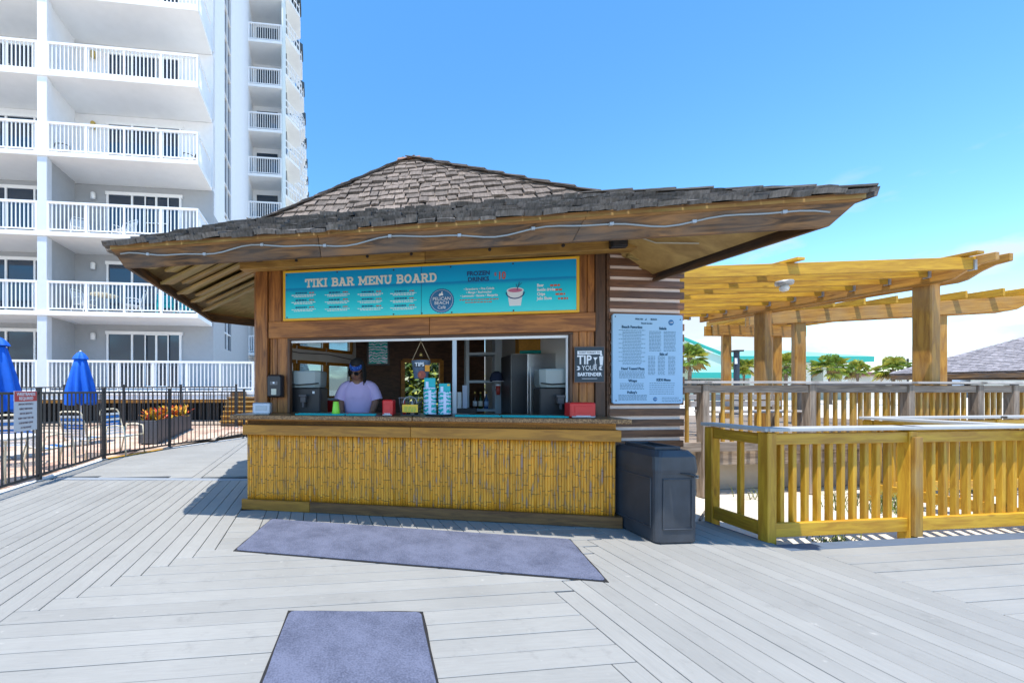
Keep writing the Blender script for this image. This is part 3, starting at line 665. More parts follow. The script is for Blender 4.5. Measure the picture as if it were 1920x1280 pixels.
SH_L = shingle_mat('mossy_thick_shingle', (.20, .172, .15), (.07, .06, .05), .4)
SH_N = plain('new_cedar_shingle', (.62, .42, .20), .7, var=.12, nscale=20)
def wedge(w, L, t0, t1, rr):
    """a split shake: butt (t0) at y=0, thin end (t1) at y=L, slightly ragged butt"""
    a, b_ = rr.uniform(-.012, .012), rr.uniform(-.012, .012); c = rr.uniform(-.004, .006)
    vs = [(-w/2, a, 0), (0, (a+b_)/2 + rr.uniform(-.006, .006), c), (w/2, b_, 0), (w/2, L, 0), (-w/2, L, 0), (-w/2, a, t0), (0, (a+b_)/2, t0 + c), (w/2, b_, t0*rr.uniform(.8, 1.1)), (w/2, L, t1), (-w/2, L, t1)]
    fs = [(0,4,3,2,1), (5,6,7,8,9), (0,1,6,5), (1,2,7,6), (2,3,8,7), (3,4,9,8), (4,0,5,9)]
    return vs, fs
rs = random.Random(11)
SHM = {}
def shmesh(w, t0, mat, k):
    key = (round(w/.012), round(t0, 3), mat.name, k)
    if key not in SHM:
        vs, fs = wedge(key[0]*.012, .30, t0, .006, random.Random(hash(key[:2]) + k)); me = bpy.data.meshes.new('shingle'); me.from_pydata(vs, [], fs); me.materials.append(mat); SHM[key] = me
    return SHM[key]
def hipmesh(mat, k):
    key = ('hip', mat.name, k)
    if key not in SHM:
        vs, fs = wedge(.19, .46, .014, .006, random.Random(k + 40)); me = bpy.data.meshes.new('hip_shingle'); me.from_pydata(vs, [], fs); me.materials.append(mat); SHM[key] = me
    return SHM[key]
bulk = {True: MB(), False: MB()}
def course_face(p0, p1, q0, q1, expo, single, mat, t0, over=0.0, wr=(.085, .17)):
    """shingle a roof face: eave p0->p1, upper edge q0->q1; single: each shingle is an object"""
    mid0 = (p0+p1)/2; dx = (p1-p0).normalized(); up = (((q0+q1)/2) - mid0); up = (up - dx*up.dot(dx)); SL = up.length; up.normalize(); nz = dx.cross(up)
    rows = int(SL/expo) + 1
    for r_ in range(rows):
        v = r_*expo; f = v/SL
        if f > 1.0: break
        xl = lambda vv: (q0-p0).dot(dx)*min(vv, SL)/SL; xr = lambda vv: (p1-p0).length + (q1-p1).dot(dx)*min(vv, SL)/SL
        x = xl(v) + rs.uniform(-.05, 0); end = xr(v)
        while x < end:
            w = rs.uniform(*wr); g_ = rs.uniform(.004, .018)
            vj = v - over - (.0 if r_ else .02) + rs.uniform(-.022, .022); nzj = .004 + rs.uniform(0, .007 if mat is SH_U else .02)
            edge = x < xl(v + .3) + .02 or x + w > xr(v + .3) - .02 or v + .28 > SL
            c = p0 + dx*(x + w/2) + up*vj + nz*nzj
            tilt = -(rs.uniform(.035, .07) if mat is SH_U else rs.uniform(.04, .12))
            Fm = Matrix(((dx.x, up.x, nz.x, c.x), (dx.y, up.y, nz.y, c.y), (dx.z, up.z, nz.z, c.z), (0,0,0,1)))
            Lm = Matrix.Rotation(rs.gauss(0, .035), 4, 'Z') @ Matrix.Rotation(tilt, 4, 'X') @ Matrix.Rotation(rs.gauss(0, .03), 4, 'Y')
            tt = t0*rs.choice((.8, 1.0, 1.25))
            if single(r_, x/end) and not edge:
                mm_ = SH_N if (rs.random() < .006 and mat is SH_U) else mat
                o = link('shingle', shmesh(w - g_, tt, mm_, rs.randrange(4)), None, roof); o.matrix_local = Fm @ Lm
            else:
                vs, fs = wedge(w - g_, .30, tt, .006, rs); vv_ = []
                for q in vs:
                    q = Lm @ Vector(q); gv = vj + q.y; gx_ = x + w/2 + q.x
                    if gv > SL: q.y -= gv - SL; gv = SL
                    lo_, hi_ = xl(max(gv, 0)) - .01, xr(max(gv, 0)) + .01
                    if edge: q.x += min(max(gx_, lo_), max(hi_, lo_ + .001)) - gx_
                    vv_.append(q)
                if edge and max(q.x for q in vv_) - min(q.x for q in vv_) < .012: x += w; continue
                bulk[mat is SH_U].add(vv_, fs, Fm)
            x += w
for i in range(NE):
    j = (i+1) % NE
    front = i == 0
    course_face(ev[i], ev[j], kv[i], kv[j], .15, (lambda r_, x: r_ < 3) if front else (lambda r_, x: False), SH_L, .034, .06, (.10, .22))
    course_face(kv[i], kv[j], tv[i], tv[j], .145, (lambda r_, x: True) if front else (lambda r_, x: False), SH_U, .025, .03, (.085, .19))
o = bulk[True].build('upper_shingles', SH_U, roof); o['kind'] = 'stuff'
o = bulk[False].build('lower_shingles', SH_L, roof); o['kind'] = 'stuff'
# hip shingles overlap along each hip, a pair per step
for i in range(NE):
    for lo, hi, mat, n_ in ((ev[i], kv[i], SH_L, None), (kv[i], tv[i], SH_U, None)):
        d = (hi - lo); L = d.length; d.normalize()
        e1_ = (ev[(i+1)%NE] - ev[i]).normalized(); e0_ = (ev[i-1] - ev[i]).normalized()
        nA = d.cross(e1_); nA = nA if nA.z > 0 else -nA; nB = d.cross(e0_); nB = nB if nB.z > 0 else -nB
        nz = (nA.normalized() + nB.normalized()).normalized(); nz = (nz - d*nz.dot(d)).normalized(); xx = d.cross(nz)
        n_ = max(2, int(L/.26))
        for s_ in range(n_):
            c2 = lo + d*(L*s_/n_ - .03 + rs.uniform(-.02, .02)) + nz*.020 + xx*rs.uniform(-.008, .008)
            o = link('hip_shingle', hipmesh(mat, rs.randrange(4)), None, roof)
            o.matrix_local = Matrix(((xx.x, d.x, nz.x, c2.x), (xx.y, d.y, nz.y, c2.y), (xx.z, d.z, nz.z, c2.z), (0,0,0,1))) @ Matrix.Rotation(-.045, 4, 'X') @ Matrix.Rotation(rs.gauss(0, .03), 4, 'Z')
m = MB(); m.prism([((p.x - apx.x)*1.1 + apx.x, (p.y - apx.y)*1.1 + apx.y) for p in tv], 4.465, 4.485); m.build('apex_cap', plain('copper_cap', (.55, .28, .18), .45, .3), roof)
# ---- fascia boards along the eaves: mitred at the corners, leaning inwards
W_DRIP = wood('brown_drip_wood', (.30, .15, .04), (.14, .065, .02), .7, 9, .2, .3, .4)
def inset(poly, k):
    out = []; n = len(poly)
    for i in range(n):
        a = poly[i-1]; b_ = poly[i]; c = poly[(i+1)%n]; d1 = (b_-a).xy.normalized(); d2 = (c-b_).xy.normalized(); n1 = Vector((-d1.y, d1.x)); n2 = Vector((-d2.y, d2.x)); bis = (n1+n2); bis = bis/(bis.length_squared/2)
        out.append(b_.xy + bis*k)
    return out
def eave_board(name, i, f0, f1, k0, z0, k1, z1, t, mat):
    j = (i+1) % NE; R0, R1, R2, R3 = (inset(ev, k) for k in (k0, k1, k1+t, k0+t))
    d = (ev[j]-ev[i]).xy.normalized(); ang = math.atan2(d.y, d.x); c = (ev[i]+ev[j])/2; Mi = Matrix.Rotation(-ang, 4, 'Z') @ Matrix.Translation((-c.x, -c.y, -z0))
    P = []
    for f in (f0, f1):
        for Rg, z in ((R0, z0), (R1, z1), (R2, z1), (R3, z0)): q = Rg[i].lerp(Rg[j], f); P.append(Mi @ Vector((q.x, q.y, z)))
    m = MB(); m.add(P, [(0,1,2,3),(7,6,5,4),(0,4,5,1),(1,5,6,2),(2,6,7,3),(3,7,4,0)]); o = m.build(name, mat, kiosk, bevel=.003); o.location = (c.x, c.y, z0); o.rotation_euler = (0, 0, ang); return o
for i in range(NE):
    cuts = (0, .34, .3408, .70, .7008, 1) if i == 0 else (0, 1)
    for f0, f1 in zip(cuts[::2], cuts[1::2]):
        eave_board('fascia_board', i, f0, f1, .02, ZE - .045, .10, ZE - .185, .035, W_FASC); eave_board('drip_board', i, f0, f1, -.005, ZE + .005, .012, ZE - .05, .045, W_DRIP)
# ---- lapped soffit boards under the left overhang, plywood on the right
a, b_ = ev[0], ev[5]; d = (b_-a).normalized(); inn = Vector((-d.y, d.x, 0))
if inn.x < 0: inn = -inn
Ls = (b_-a).length
slope = (ZK - ZE) / abs((kv[0] - ev[0]).dot(inn))
for k in range(11):
    s_ = .40 + k*.27
    if s_ > Ls - .5: break
    st = a + d*s_ + inn*(.17 + .15*(k % 2)); xe = .04
    tlen = max(.3, (xe - st.x))*(1.0 if s_ < 1.9 else .8)
    tlen = min(tlen, s_*1.25)
    z0 = ZE - .150 + slope*(.17 + .15*(k % 2)) - .012*(k % 3)
    en = Vector((st.x + tlen, st.y, z0 + slope*tlen)); st = Vector((st.x, st.y, z0))
    plank('soffit_board', st, en, .29, .028, W_SOFF, kiosk, up=(0, -.26, 1))
hs_ = a.lerp(kv[0], .2); plank('hip_rafter', (hs_.x, hs_.y, hs_.z - .15), (kv[0].x, kv[0].y, ZK - .15), .05, .10, W_BEAM, kiosk)
a, b_ = ev[1], ev[2]; kk = kv[1]; k2 = kv[2]
m = MB(); off = Vector((0, 0, -.085))
ie = inset(ev, .14); a2 = Vector((*ie[1], ZE)); b2 = Vector((*ie[2], ZE))
m.add([a2 + off, b2 + off, k2 + off, kk + off, a2 + off + Vector((0,0,-.02)), b2 + off + Vector((0,0,-.02)), k2 + off + Vector((0,0,-.02)), kk + off + Vector((0,0,-.02))], [(0,1,2,3),(7,6,5,4),(0,4,5,1),(1,5,6,2),(2,6,7,3),(3,7,4,0)])
PLY = wood('plywood_soffit', (.56, .36, .12), (.34, .20, .06), .6, 3.0, .1, .15, .3, scale=2.2)
m.build('soffit_panel', PLY, kiosk)
hs_ = a.lerp(kk, .22); plank('hip_rafter', (hs_.x, hs_.y, hs_.z - .16), (kk.x, kk.y, ZK - .16), .05, .10, W_BEAM, kiosk)
plank('outlooker', (4.2, .35, 2.86), (4.85, .55, 2.70), .04, .14, W_SOFF, kiosk)
# ---- slatted screen to the right of the counter
sp = LK(Vector((2.66, 4.33, 0))); 
SWL = .90
scr = bx('slatted_screen', (0,0,0), (SWL - .06, .03, 2.85), PINK, kiosk, 0); scr.rotation_euler = (0, 0, R(16))
scr.location = sp + KD2*(SWL/2) + KD1*.03 + Vector((0, 0, 1.45))
for i in range(25):
    z = .08 + i*.1165 - 1.45
    plank('slat', (-SWL/2, -.029, z), (SWL/2 + random.uniform(-.012, .012), -.029, z), .030, .077 + random.uniform(-.002, .002), W_SLAT, scr, bev=.003)
bx('corner_trim', (-SWL/2, -.01, 0), (.035, .05, 2.85), W_DARK, scr, .003)
# ================================================================ SIGNS ON THE KIOSK
INKW = plain('white_print', (.82, .84, .86), .6); INKB = plain('navy_print', (.012, .06, .20), .6); INKR = plain('red_print', (.62, .10, .04), .6); INKT = plain('teal_blue_print', (.02, .16, .36), .6)
CREAM = plain('cream_print', (.80, .76, .66), .6)
def print_mat(name, stops, zlo, zhi, noise=.0):
    """a printed picture: bands of ink up the sheet"""
    m, n, l, b = nt(name); b.inputs['Roughness'].default_value = .35
    tc = n.new('ShaderNodeTexCoord'); s = n.new('ShaderNodeSeparateXYZ'); l.new(tc.outputs['Object'], s.inputs[0])
    no = n.new('ShaderNodeTexNoise'); no.inputs['Scale'].default_value = 4; no.inputs['Detail'].default_value = 6
    mp = n.new('ShaderNodeMapping'); mp.inputs['Scale'].default_value = (1, 1, 8); l.new(tc.outputs['Object'], mp.inputs[0]); l.new(mp.outputs[0], no.inputs['Vector'])
    ma = n.new('ShaderNodeMath'); ma.operation = 'MULTIPLY_ADD'; ma.inputs[1].default_value = noise; l.new(no.outputs[0], ma.inputs[0]); l.new(s.outputs[2], ma.inputs[2])
    mr = n.new('ShaderNodeMapRange'); mr.inputs['From Min'].default_value = zlo; mr.inputs['From Max'].default_value = zhi; l.new(ma.outputs[0], mr.inputs['Value'])
    r = n.new('ShaderNodeValToRGB'); e = r.color_ramp.elements
    while len(e) < len(stops): e.new(.5)
    for k, (p, c) in enumerate(stops): e[k].position = p; e[k].color = (*c, 1)
    l.new(mr.outputs[0], r.inputs[0]); l.new(r.outputs[0], b.inputs['Base Color']); return m
def disc(name, x, z, r, mat, par, y, n=28, sc=0.0):
    m = MB(); vs = [(x + (r + (sc if i % 2 else 0))*math.cos(2*math.pi*i/n), y, z + (r + (sc if i % 2 else 0))*math.sin(2*math.pi*i/n)) for i in range(n)]
    m.add(vs + [(v[0], y + .002, v[2]) for v in vs], [tuple(range(n)), tuple(range(2*n-1, n-1, -1))] + [(i, n+i, n+(i+1)%n, (i+1)%n) for i in range(n)]); return m.build(name, mat, par)
YB = .30
mbd = thing('menu_board', 'long turquoise sea-print menu board titled TIKI BAR MENU BOARD above the serving hatch', 'menu board', K(0, YB), KA)
tl, zt_ = wallpt(535, 511, YB); tr, _ = wallpt(1081, 485, YB); zb_ = 2.235; zt_ = 2.79
SEA = print_mat('sea_print', [(0, (.06, .74, .78)), (.25, (.01, .66, .78)), (.56, (.0, .50, .70)), (.64, (.0, .24, .54)), (.67, (.0, .44, .74)), (1, (.0, .32, .68))], zb_ - 2.5, zt_ - 2.5, .02)
pan = bx('panel', ((tl+tr)/2, .012, (zt_+zb_)/2), (tr-tl, .012, zt_-zb_), SEA, mbd, 0)
YEL = plain('yellow_frame_paint', (.80, .45, .03), .45)
for zz1 in (zb_ - .012, zt_ + .012): plank('frame_rail', (tl - .03, .012, zz1), (tr + .03, .012, zz1), .03, .028, YEL, mbd)
for xx in (tl - .015, tr + .015): plank('frame_stile', (xx, .0125, zb_), (xx, .0125, zt_), .03, .026, YEL, mbd, up=(0,1,0))
xs_, _ = wallpt(790, 560, YB); bx('seam', (xs_, .005, (zt_+zb_)/2), (.004, .003, zt_-zb_), INKB, mbd, 0)
for px, py in ((537, 516), (632, 510), (738, 506), (845, 500), (962, 494), (538, 597), (738, 592), (847, 589), (963, 585), (791, 590)):
    x, z = wallpt(px, py, YB); disc('screw', x, min(max(z, zb_ + .015), zt_ - .015), .009, BRONZE, mbd, .002, 10)
# slab-serif title, drawn stroke by stroke
def glyph(ch):
    """strokes (x0,y0,x1,y1) on a 0..w by 0..1 cell, and serif feet"""
    def arc(cx, cy, rx, ry, a0, a1, n=7):
        p = [(cx + rx*math.cos(R(a0 + (a1-a0)*i/n)), cy + ry*math.sin(R(a0 + (a1-a0)*i/n))) for i in range(n+1)]
        return [(*p[i], *p[i+1]) for i in range(n)]
    L = .18; H = .82
    S = {'T': (.8, [(.4,.1,.4,.9),(.06,.9,.74,.9),(.07,.9,.07,.68),(.73,.9,.73,.68)], [(.4,0)]), 'I': (.44, [(.22,.1,.22,.9)], [(.22,0),(.22,1)]),
      'K': (.86, [(.2,.1,.2,.9),(.22,.48,.66,.9),(.34,.55,.7,.1)], [(.2,0),(.2,1),(.68,0),(.66,1)]),
      'B': (.8, [(.2,.1,.2,.9),(.08,.9,.45,.9),(.08,.1,.45,.1),(.2,.52,.45,.52)] + arc(.45,.71,.2,.19,-90,90) + arc(.46,.31,.24,.21,-90,90), []),
      'A': (.88, [(.18,.1,.42,.9),(.46,.9,.7,.1),(.28,.36,.6,.36),(.3,.9,.46,.9)], [(.18,0),(.7,0)]),
      'R': (.86, [(.2,.1,.2,.9),(.08,.9,.45,.9),(.2,.5,.45,.5),(.44,.5,.68,.1)] + arc(.45,.7,.2,.2,-90,90), [(.2,0),(.7,0)]),
      'M': (1.06, [(.2,.1,.2,.9),(.86,.1,.86,.9),(.2,.9,.53,.3),(.86,.9,.53,.3)], [(.2,0),(.86,0),(.16,1),(.9,1)]),
      'E': (.76, [(.2,.1,.2,.9),(.08,.9,.66,.9),(.08,.1,.68,.1),(.2,.52,.5,.52),(.66,.9,.66,.7),(.68,.1,.68,.3)], []),
      'N': (.94, [(.2,.1,.2,.9),(.74,.1,.74,.9),(.2,.9,.74,.1)], [(.2,0),(.16,1),(.74,1)]),
      'U': (.9, [(.2,.4,.2,.9),(.7,.4,.7,.9)] + arc(.45,.38,.25,.28,180,360), [(.2,1),(.7,1)]),
      'O': (.88, arc(.44,.5,.29,.4,0,360,16), []), 'D': (.86, [(.2,.1,.2,.9),(.08,.9,.42,.9),(.08,.1,.42,.1)] + arc(.42,.5,.27,.4,-90,90,9), [])}
    return S[ch]
def slab_title(s, x0, x1, zc, h, par, y, mat):
    w = sum(.42 if c == ' ' else glyph(c)[0] for c in s); k = (x1-x0)/w; x = x0
    for c in s:
        if c == ' ': x += .42*k; continue
        gw, st, sf = glyph(c); m = MB(); q = 0
        for a, b_, c2, d2 in st:
            p0 = Vector((x + a*k, y - q*.00012, zc + (b_-.5)*h)); p1 = Vector((x + c2*k, y - q*.00012, zc + (d2-.5)*h)); dd = (p1-p0).normalized()*(.05*h); q += 1
            m.bar(p0 - dd, p1 + dd, .22*h*.85, .003, up=(0,1,0))
        for a, e in sf:
            q += 1; m.box((x + a*k, y - q*.00012, zc + ((.09 if e == 0 else .91)-.5)*h), (.36*k, .003, .17*h))
        m.build('letter', mat, par); x += gw*k
x0, z0 = wallpt(572, 529, YB); x1, z1 = wallpt(820, 521, YB)
slab_title('TIKI BAR MENU BOARD', x0, x1, (z0+z1)/2 - .003, .105, mbd, .002, CREAM)
x, z = wallpt(897, 518, YB); text('lettering', 'FROZEN\nDRINKS', .066, INKB, mbd, x, z, .003, bold=.0022)
x, z = wallpt(939, 517, YB); text('lettering', '10', .115, INKR, mbd, x + .01, z, .003, bold=.002, sx=.75); x, z = wallpt(929, 514, YB); text('lettering', '$', .05, INKR, mbd, x, z, .003)
x, z = wallpt(898, 547, YB)
for k, s in enumerate(('\u2022 Strawberry \u2022 Pina Colada', '\u2022 Mango \u2022 Bushwacker', '\u2022 Lemonade \u2022 Banana \u2022 Margarita')): text('lettering', s, .036, INKW, mbd, x, z + .035 - k*.038, .003, bold=.0006, sx=.85)
dashes('fine_print', [(x, .42, z - .085), (x, .3, z - .115)], INKR, mbd, .004, .01, 3)
for k, (s, r_) in enumerate((('Beer', 1), ('Bottle drinks', 0), ('Chips', 0), ('Jello Shots', 1))):
    x, z = wallpt(1007, 535 + k*8.2, YB); text('lettering', s, .045, INKW, mbd, x, z, .003, 'LEFT', .0012, sx=.8)
    x2, z2 = wallpt(1030 + 5*k, 535 + k*8.2, YB); dashes('price', [(x2 + .06, .1, z2)], INKR, mbd, .004, .02, k)
rows = []; heads = []; prices = []
for ci, px in enumerate((569, 632, 694, 756)):
    for k in range(3):
        x, z = wallpt(px, 549 + k*13.5 - ci*1.2, YB); heads.append((x - .03, .14, z)); prices.append((x + .10, .06, z)); rows += [(x, .30, z - .026), (x, .24, z - .044)]
dashes('drink_names', heads, INKB, mbd, .004, .016, 4); dashes('prices', prices, INKR, mbd, .004, .012, 5); dashes('fine_print', rows, INKW, mbd, .004, .009, 6)
x, z = wallpt(828, 563.5, YB); lg = disc('round_emblem', x, z, .136, INKT, mbd, .003, 56, .006)
disc('emblem_ring', x, z, .124, INKW, lg, .0015, 40); disc('emblem_field', x, z, .121, INKT, lg, .0000, 40)
def pelican(x, z, s, par, y, mat):
    m = MB(); P = [(-.5,-.5),(-.1,-.3),(.25,-.35),(.35,-.1),(.2,.15),(.12,.35),(.25,.5),(.1,.58),(-.05,.48),(-.02,.25),(-.25,.1),(-.6,.15),(-.4,-.1),(-.7,-.2)]
    n = len(P); m.add([(x + p[0]*s, y, z + p[1]*s) for p in P], [tuple(range(n))]); m.build('pelican_mark', mat, par)
pelican(x, z + .075, .05, lg, -.003, INKW)
text('lettering', 'PELICAN', .052, INKW, lg, x, z + .02, -.003); text('lettering', 'BEACH', .052, INKW, lg, x, z - .027, -.003); text('lettering', 'Caf\u00e9', .05, INKW, lg, x, z - .078, -.003)
x, z = wallpt(966, 556, YB); bk = MB(); n_ = 20   # the printed bucket drink
bk.add([(x - .085, .004, z + .07), (x + .085, .004, z + .07), (x + .06, .004, z - .10), (x - .06, .004, z - .10)], [(3,2,1,0)]); pb = bk.build('bucket_picture', plain('white_bucket_print', (.72, .76, .80), .5), mbd)
def ell(name, x, z, rx, rz, mat, y): 
    m = MB(); m.add([(x + rx*math.cos(2*math.pi*i/24), y, z + rz*math.sin(2*math.pi*i/24)) for i in range(24)], [tuple(range(24))]); return m.build(name, mat, pb)
ell('rim', x, z + .07, .09, .032, plain('white_bucket_print', (.72, .76, .80), .5), .003); ell('drink', x, z + .07, .075, .022, plain('pink_drink_print', (.50, .16, .28), .5), .002)
m = MB(); m.tube([(x + .095*math.cos(R(a)), .002, z + .05 + .07*math.sin(R(a))) for a in range(180, 361, 15)], .006, 6); m.build('handle', INKB, pb)
m = MB(); m.bar((x + .02, .001, z + .07), (x + .045, .001, z + .16), .006, .002, (0,1,0)); m.bar((x + .03, .0005, z + .11), (x + .07, .0005, z + .15), .005, .002, (0,1,0)); m.bar((x+.025,.0008,z+.09),(x+.01,.0008,z+.14),.005,.002,(0,1,0)); m.build('straws', INKB, pb)
# ---- food menu on the slatted screen (deck grid direction)
SP = Vector((2.66, 4.33, 0)) - E1*.05
def scrpt(px, py): s = hit(px, SP, E2); d = (SP + E2*s).y; return s, EYE + (CY - py)/F_*d
ms = thing('food_menu_sign', 'pale blue food menu sheet screwed to the brown slatted screen', 'menu sign', SP, TH)
xa, za = scrpt(1149, 588); xb, zb2 = scrpt(1280, 756); mh = za - zb2; mw = xb - xa; xc = (xa+xb)/2; zc = (za+zb2)/2
m = MB(); rr_ = .02; cs = []
for sx_, sz_, a0 in ((1,1,0),(-1,1,90),(-1,-1,180),(1,-1,270)):
    for k in range(4): cs.append((xc + sx_*(mw/2-rr_) + rr_*math.cos(R(a0+30*k)), zc + sz_*(mh/2-rr_) + rr_*math.sin(R(a0+30*k))))
n_ = len(cs); m.add([(p[0], 0, p[1]) for p in cs] + [(p[0], .02, p[1]) for p in cs], [tuple(range(n_)), tuple(range(2*n_-1, n_-1, -1))] + [(i, n_+i, n_+(i+1)%n_, (i+1)%n_) for i in range(n_)])
m.build('sheet', plain('pale_blue_sheet', (.36, .56, .74), .4), ms)
def mx_(u): return xa + u*mw
def mz_(v): return za - v*mh
INKD = plain('dark_teal_print', (.02, .09, .16), .6)
for u, v, s, sz in ((.37,.055,'PELICAN',.026),(.58,.055,'BEACH',.026),(.48,.10,'Beach Service',.026),(.27,.145,'Beach Favorites',.042),(.71,.155,'Salads',.04),(.72,.445,'Side of',.038),(.28,.61,'Hand Tossed Pizza',.04),(.28,.745,'Wraps',.04),(.72,.735,'KIDS Menu',.04),(.27,.875,"PoBoy's",.04)):
    text('lettering', s, sz, INKD, ms, mx_(u), mz_(v), -.002, bold=.001 if sz > .03 else 0, sx=.9)
rows = []
for k in range(24): rows.append((mx_(.27), (.24 if k % 3 else .34)*mw*1.1, mz_(.18 + k*.0165)))
for k in range(6): rows.append((mx_(.27), .36*mw, mz_(.64 + k*.014)))
for k in range(5): rows.append((mx_(.27), .34*mw, mz_(.775 + k*.015)))
for k in range(5): rows.append((mx_(.28), .4*mw, mz_(.905 + k*.013)))
for k in range(15):
    rows.append((mx_(.60), .17*mw, mz_(.19 + k*.0155))); rows.append((mx_(.81), .17*mw, mz_(.19 + k*.0155)))
for k in range(14):
    for u in (.55, .69, .84): rows.append((mx_(u), .1*mw, mz_(.47 + k*.0155)))
for k in range(6): rows.append((mx_(.70), .36*mw, mz_(.77 + k*.024)))
for k in range(3): rows.append((mx_(.82), .24*mw, mz_(.935 + k*.02)))
dashes('fine_print', rows, INKD, ms, -.001, .0045, 9)
for u, v, r_ in ((.83,.085,.031),(.60,.95,.023)):
    d_ = disc('round_emblem', mx_(u), mz_(v), r_, INKT, ms, -.002, 24); text('lettering', 'Caf\u00e9', r_*.7, INKW, d_, mx_(u), mz_(v), -.004)
pelican(mx_(.47), mz_(.055), .022, ms, -.002, INKD)
for u, v in ((.035,.03),(.965,.05),(.045,.965),(.96,.965)): disc('screw', mx_(u), mz_(v), .007, BRONZE, ms, -.002, 8)
# ---- the black tip plaque
tp = thing('tip_sign', 'black tin plaque reading TIP YOUR BARTENDER beside the hatch', 'sign', K(0, YW - .012), KA)
xa, za = wallpt(1076, 650, YW); xb, zb2 = wallpt(1133, 717, YW); xc = (xa+xb)/2; zc = (za+zb2)/2; tw = xb-xa; thh = za-zb2
bx('rusty_rim', (xc, .006, zc), (tw, .004, thh), plain('rusty_brown_edge', (.20, .12, .09), .6), tp, .0); bx('plaque', (xc, .002, zc), (tw - .014, .005, thh - .014), plain('slate_black_tin', (.018, .035, .05), .45, var=.15), tp, .0)
bx('banner', (xc, -.0022, zc + thh*.33), (tw*.80, .002, thh*.10), INKW, tp, 0)
text('lettering', "DON'T FORGET TO", .028, plain('slate_black_tin', (.018, .035, .05)), tp, xc, zc + thh*.33, -.004, sx=.85)
text('lettering', 'TIP', .135, INKW, tp, xc - tw*.17, zc + thh*.12, -.003, bold=.003, sx=.78); text('lettering', 'YOUR', .075, INKW, tp, xc, zc - thh*.10, -.003, sx=.75); text('lettering', 'BARTENDER', .052, INKW, tp, xc, zc - thh*.275, -.003, bold=.0018, sx=.83)
m = MB(); gx, gz = xc + tw*.20, zc + thh*.12
m.add([(gx-.025,-.003,gz+.03),(gx+.02,-.003,gz+.03),(gx-.002,-.003,gz-.005),(gx-.006,-.003,gz-.005)], [(0,1,2,3)]); m.bar((gx-.004,-.003,gz),(gx-.004,-.003,gz-.05),.006,.002,(0,1,0)); m.bar((gx-.02,-.0032,gz-.05),(gx+.012,-.0032,gz-.05),.006,.002,(0,1,0))
m.add([(gx+.035,-.003,gz+.04),(gx+.075,-.003,gz+.04),(gx+.07,-.003,gz-.055),(gx+.043,-.003,gz-.055)], [(0,1,2,3)]); m.add([(gx+.043,-.003,gz+.045),(gx+.068,-.003,gz+.045),(gx+.06,-.003,gz+.075),(gx+.05,-.003,gz+.075)], [(0,1,2,3)]); m.build('glass_and_shaker', INKW, tp)
m = MB()
for sg in (-1, 1):
    for k, a in enumerate((25, -20)):
        cx_ = xc + sg*tw*.36; ca, sa = math.cos(R(a))*sg, math.sin(R(a)); q = zc - thh*.10 + .012*(1 if k == 0 else -1)
        m.add([(cx_ - .022*ca, -.003, q - .022*sa), (cx_ + .008*sa*sg, -.003, q - .010), (cx_ + .022*ca, -.003, q + .022*sa), (cx_ - .008*sa*sg, -.003, q + .010)], [(0,1,2,3)])
m.box((xc, -.003, zc - thh*.39), (tw*.5, .002, .004)); m.build('leaf_ornament', INKW, tp)
# ================================================================ FITTINGS ON THE KIOSK
for px, lab in ((487, 'small black junction box at the left end of the header beam'), (1157, 'larger black weathered junction box at the right end of the header beam')):
    x, z = wallpt(px, 484 if px < 600 else 451, .19); w = .085 if px < 600 else .16
    o = thing('junction_box', lab, 'junction box', K(x, .19, z), KA, 'junction boxes on the header beam')
    bx('body', (0, -.03, 0), (w, .06, w*1.1), BLACK, o, .008); bx('lid', (0, -.064, 0), (w*.8, .008, w*.9), plain('dull_black_lid', (.03, .03, .035), .35), o, .003)
m = MB(); a, b_ = ev[0], ev[1]; d = (b_-a); no = Vector((d.y, -d.x, 0)).normalized(); pts = []
for i in range(61):
    f = .015 + .955*i/60; zr = -.098 + .020*math.sin(f*29 + .6) + .009*math.sin(f*61); p = a + d*f - no*(.02 + .08*(-.045 - zr)/.14 - .010); pts.append((p.x, p.y, ZE + zr))
cd = thing('electrical_conduit', 'wavy grey electrical conduit clipped along the front fascia', 'conduit', KO, KA)
m.tube(pts, .0068, 7); m.build('pipe', plain('conduit_grey', (.30, .35, .38), .4), cd, True)
for i in range(3, 60, 6): bx('clip', (pts[i][0], pts[i][1], pts[i][2]), (.03, .022, .024), GALV, cd, .002)
x, z = wallpt(1122, 441, .19); m = MB()
q0 = Vector((x, .185, z)); q1 = Vector((4.55, -.2, 2.72)); m.tube([q0, q0 + Vector((.25, -.06, -.02)), q0.lerp(q1, .6) + Vector((0,0,-.03)), q1], .007, 6)
cb = thing('cable', 'thin pale cable sagging under the right eave', 'cable', KO, KA); m.build('wire', plain('pale_cable', (.55, .52, .42), .5), cd.__class__ and cb, True)
m = MB(); m.lathe([(.03, -.01), (.034, .0), (.034, .03), (.02, .035)], n=10, M=Matrix.Translation((x - .02, .19, z)) @ Matrix.Rotation(R(90), 4, 'X')); m.build('cable_gland', plain('brass_gland', (.5, .35, .08), .4, .6), cb)
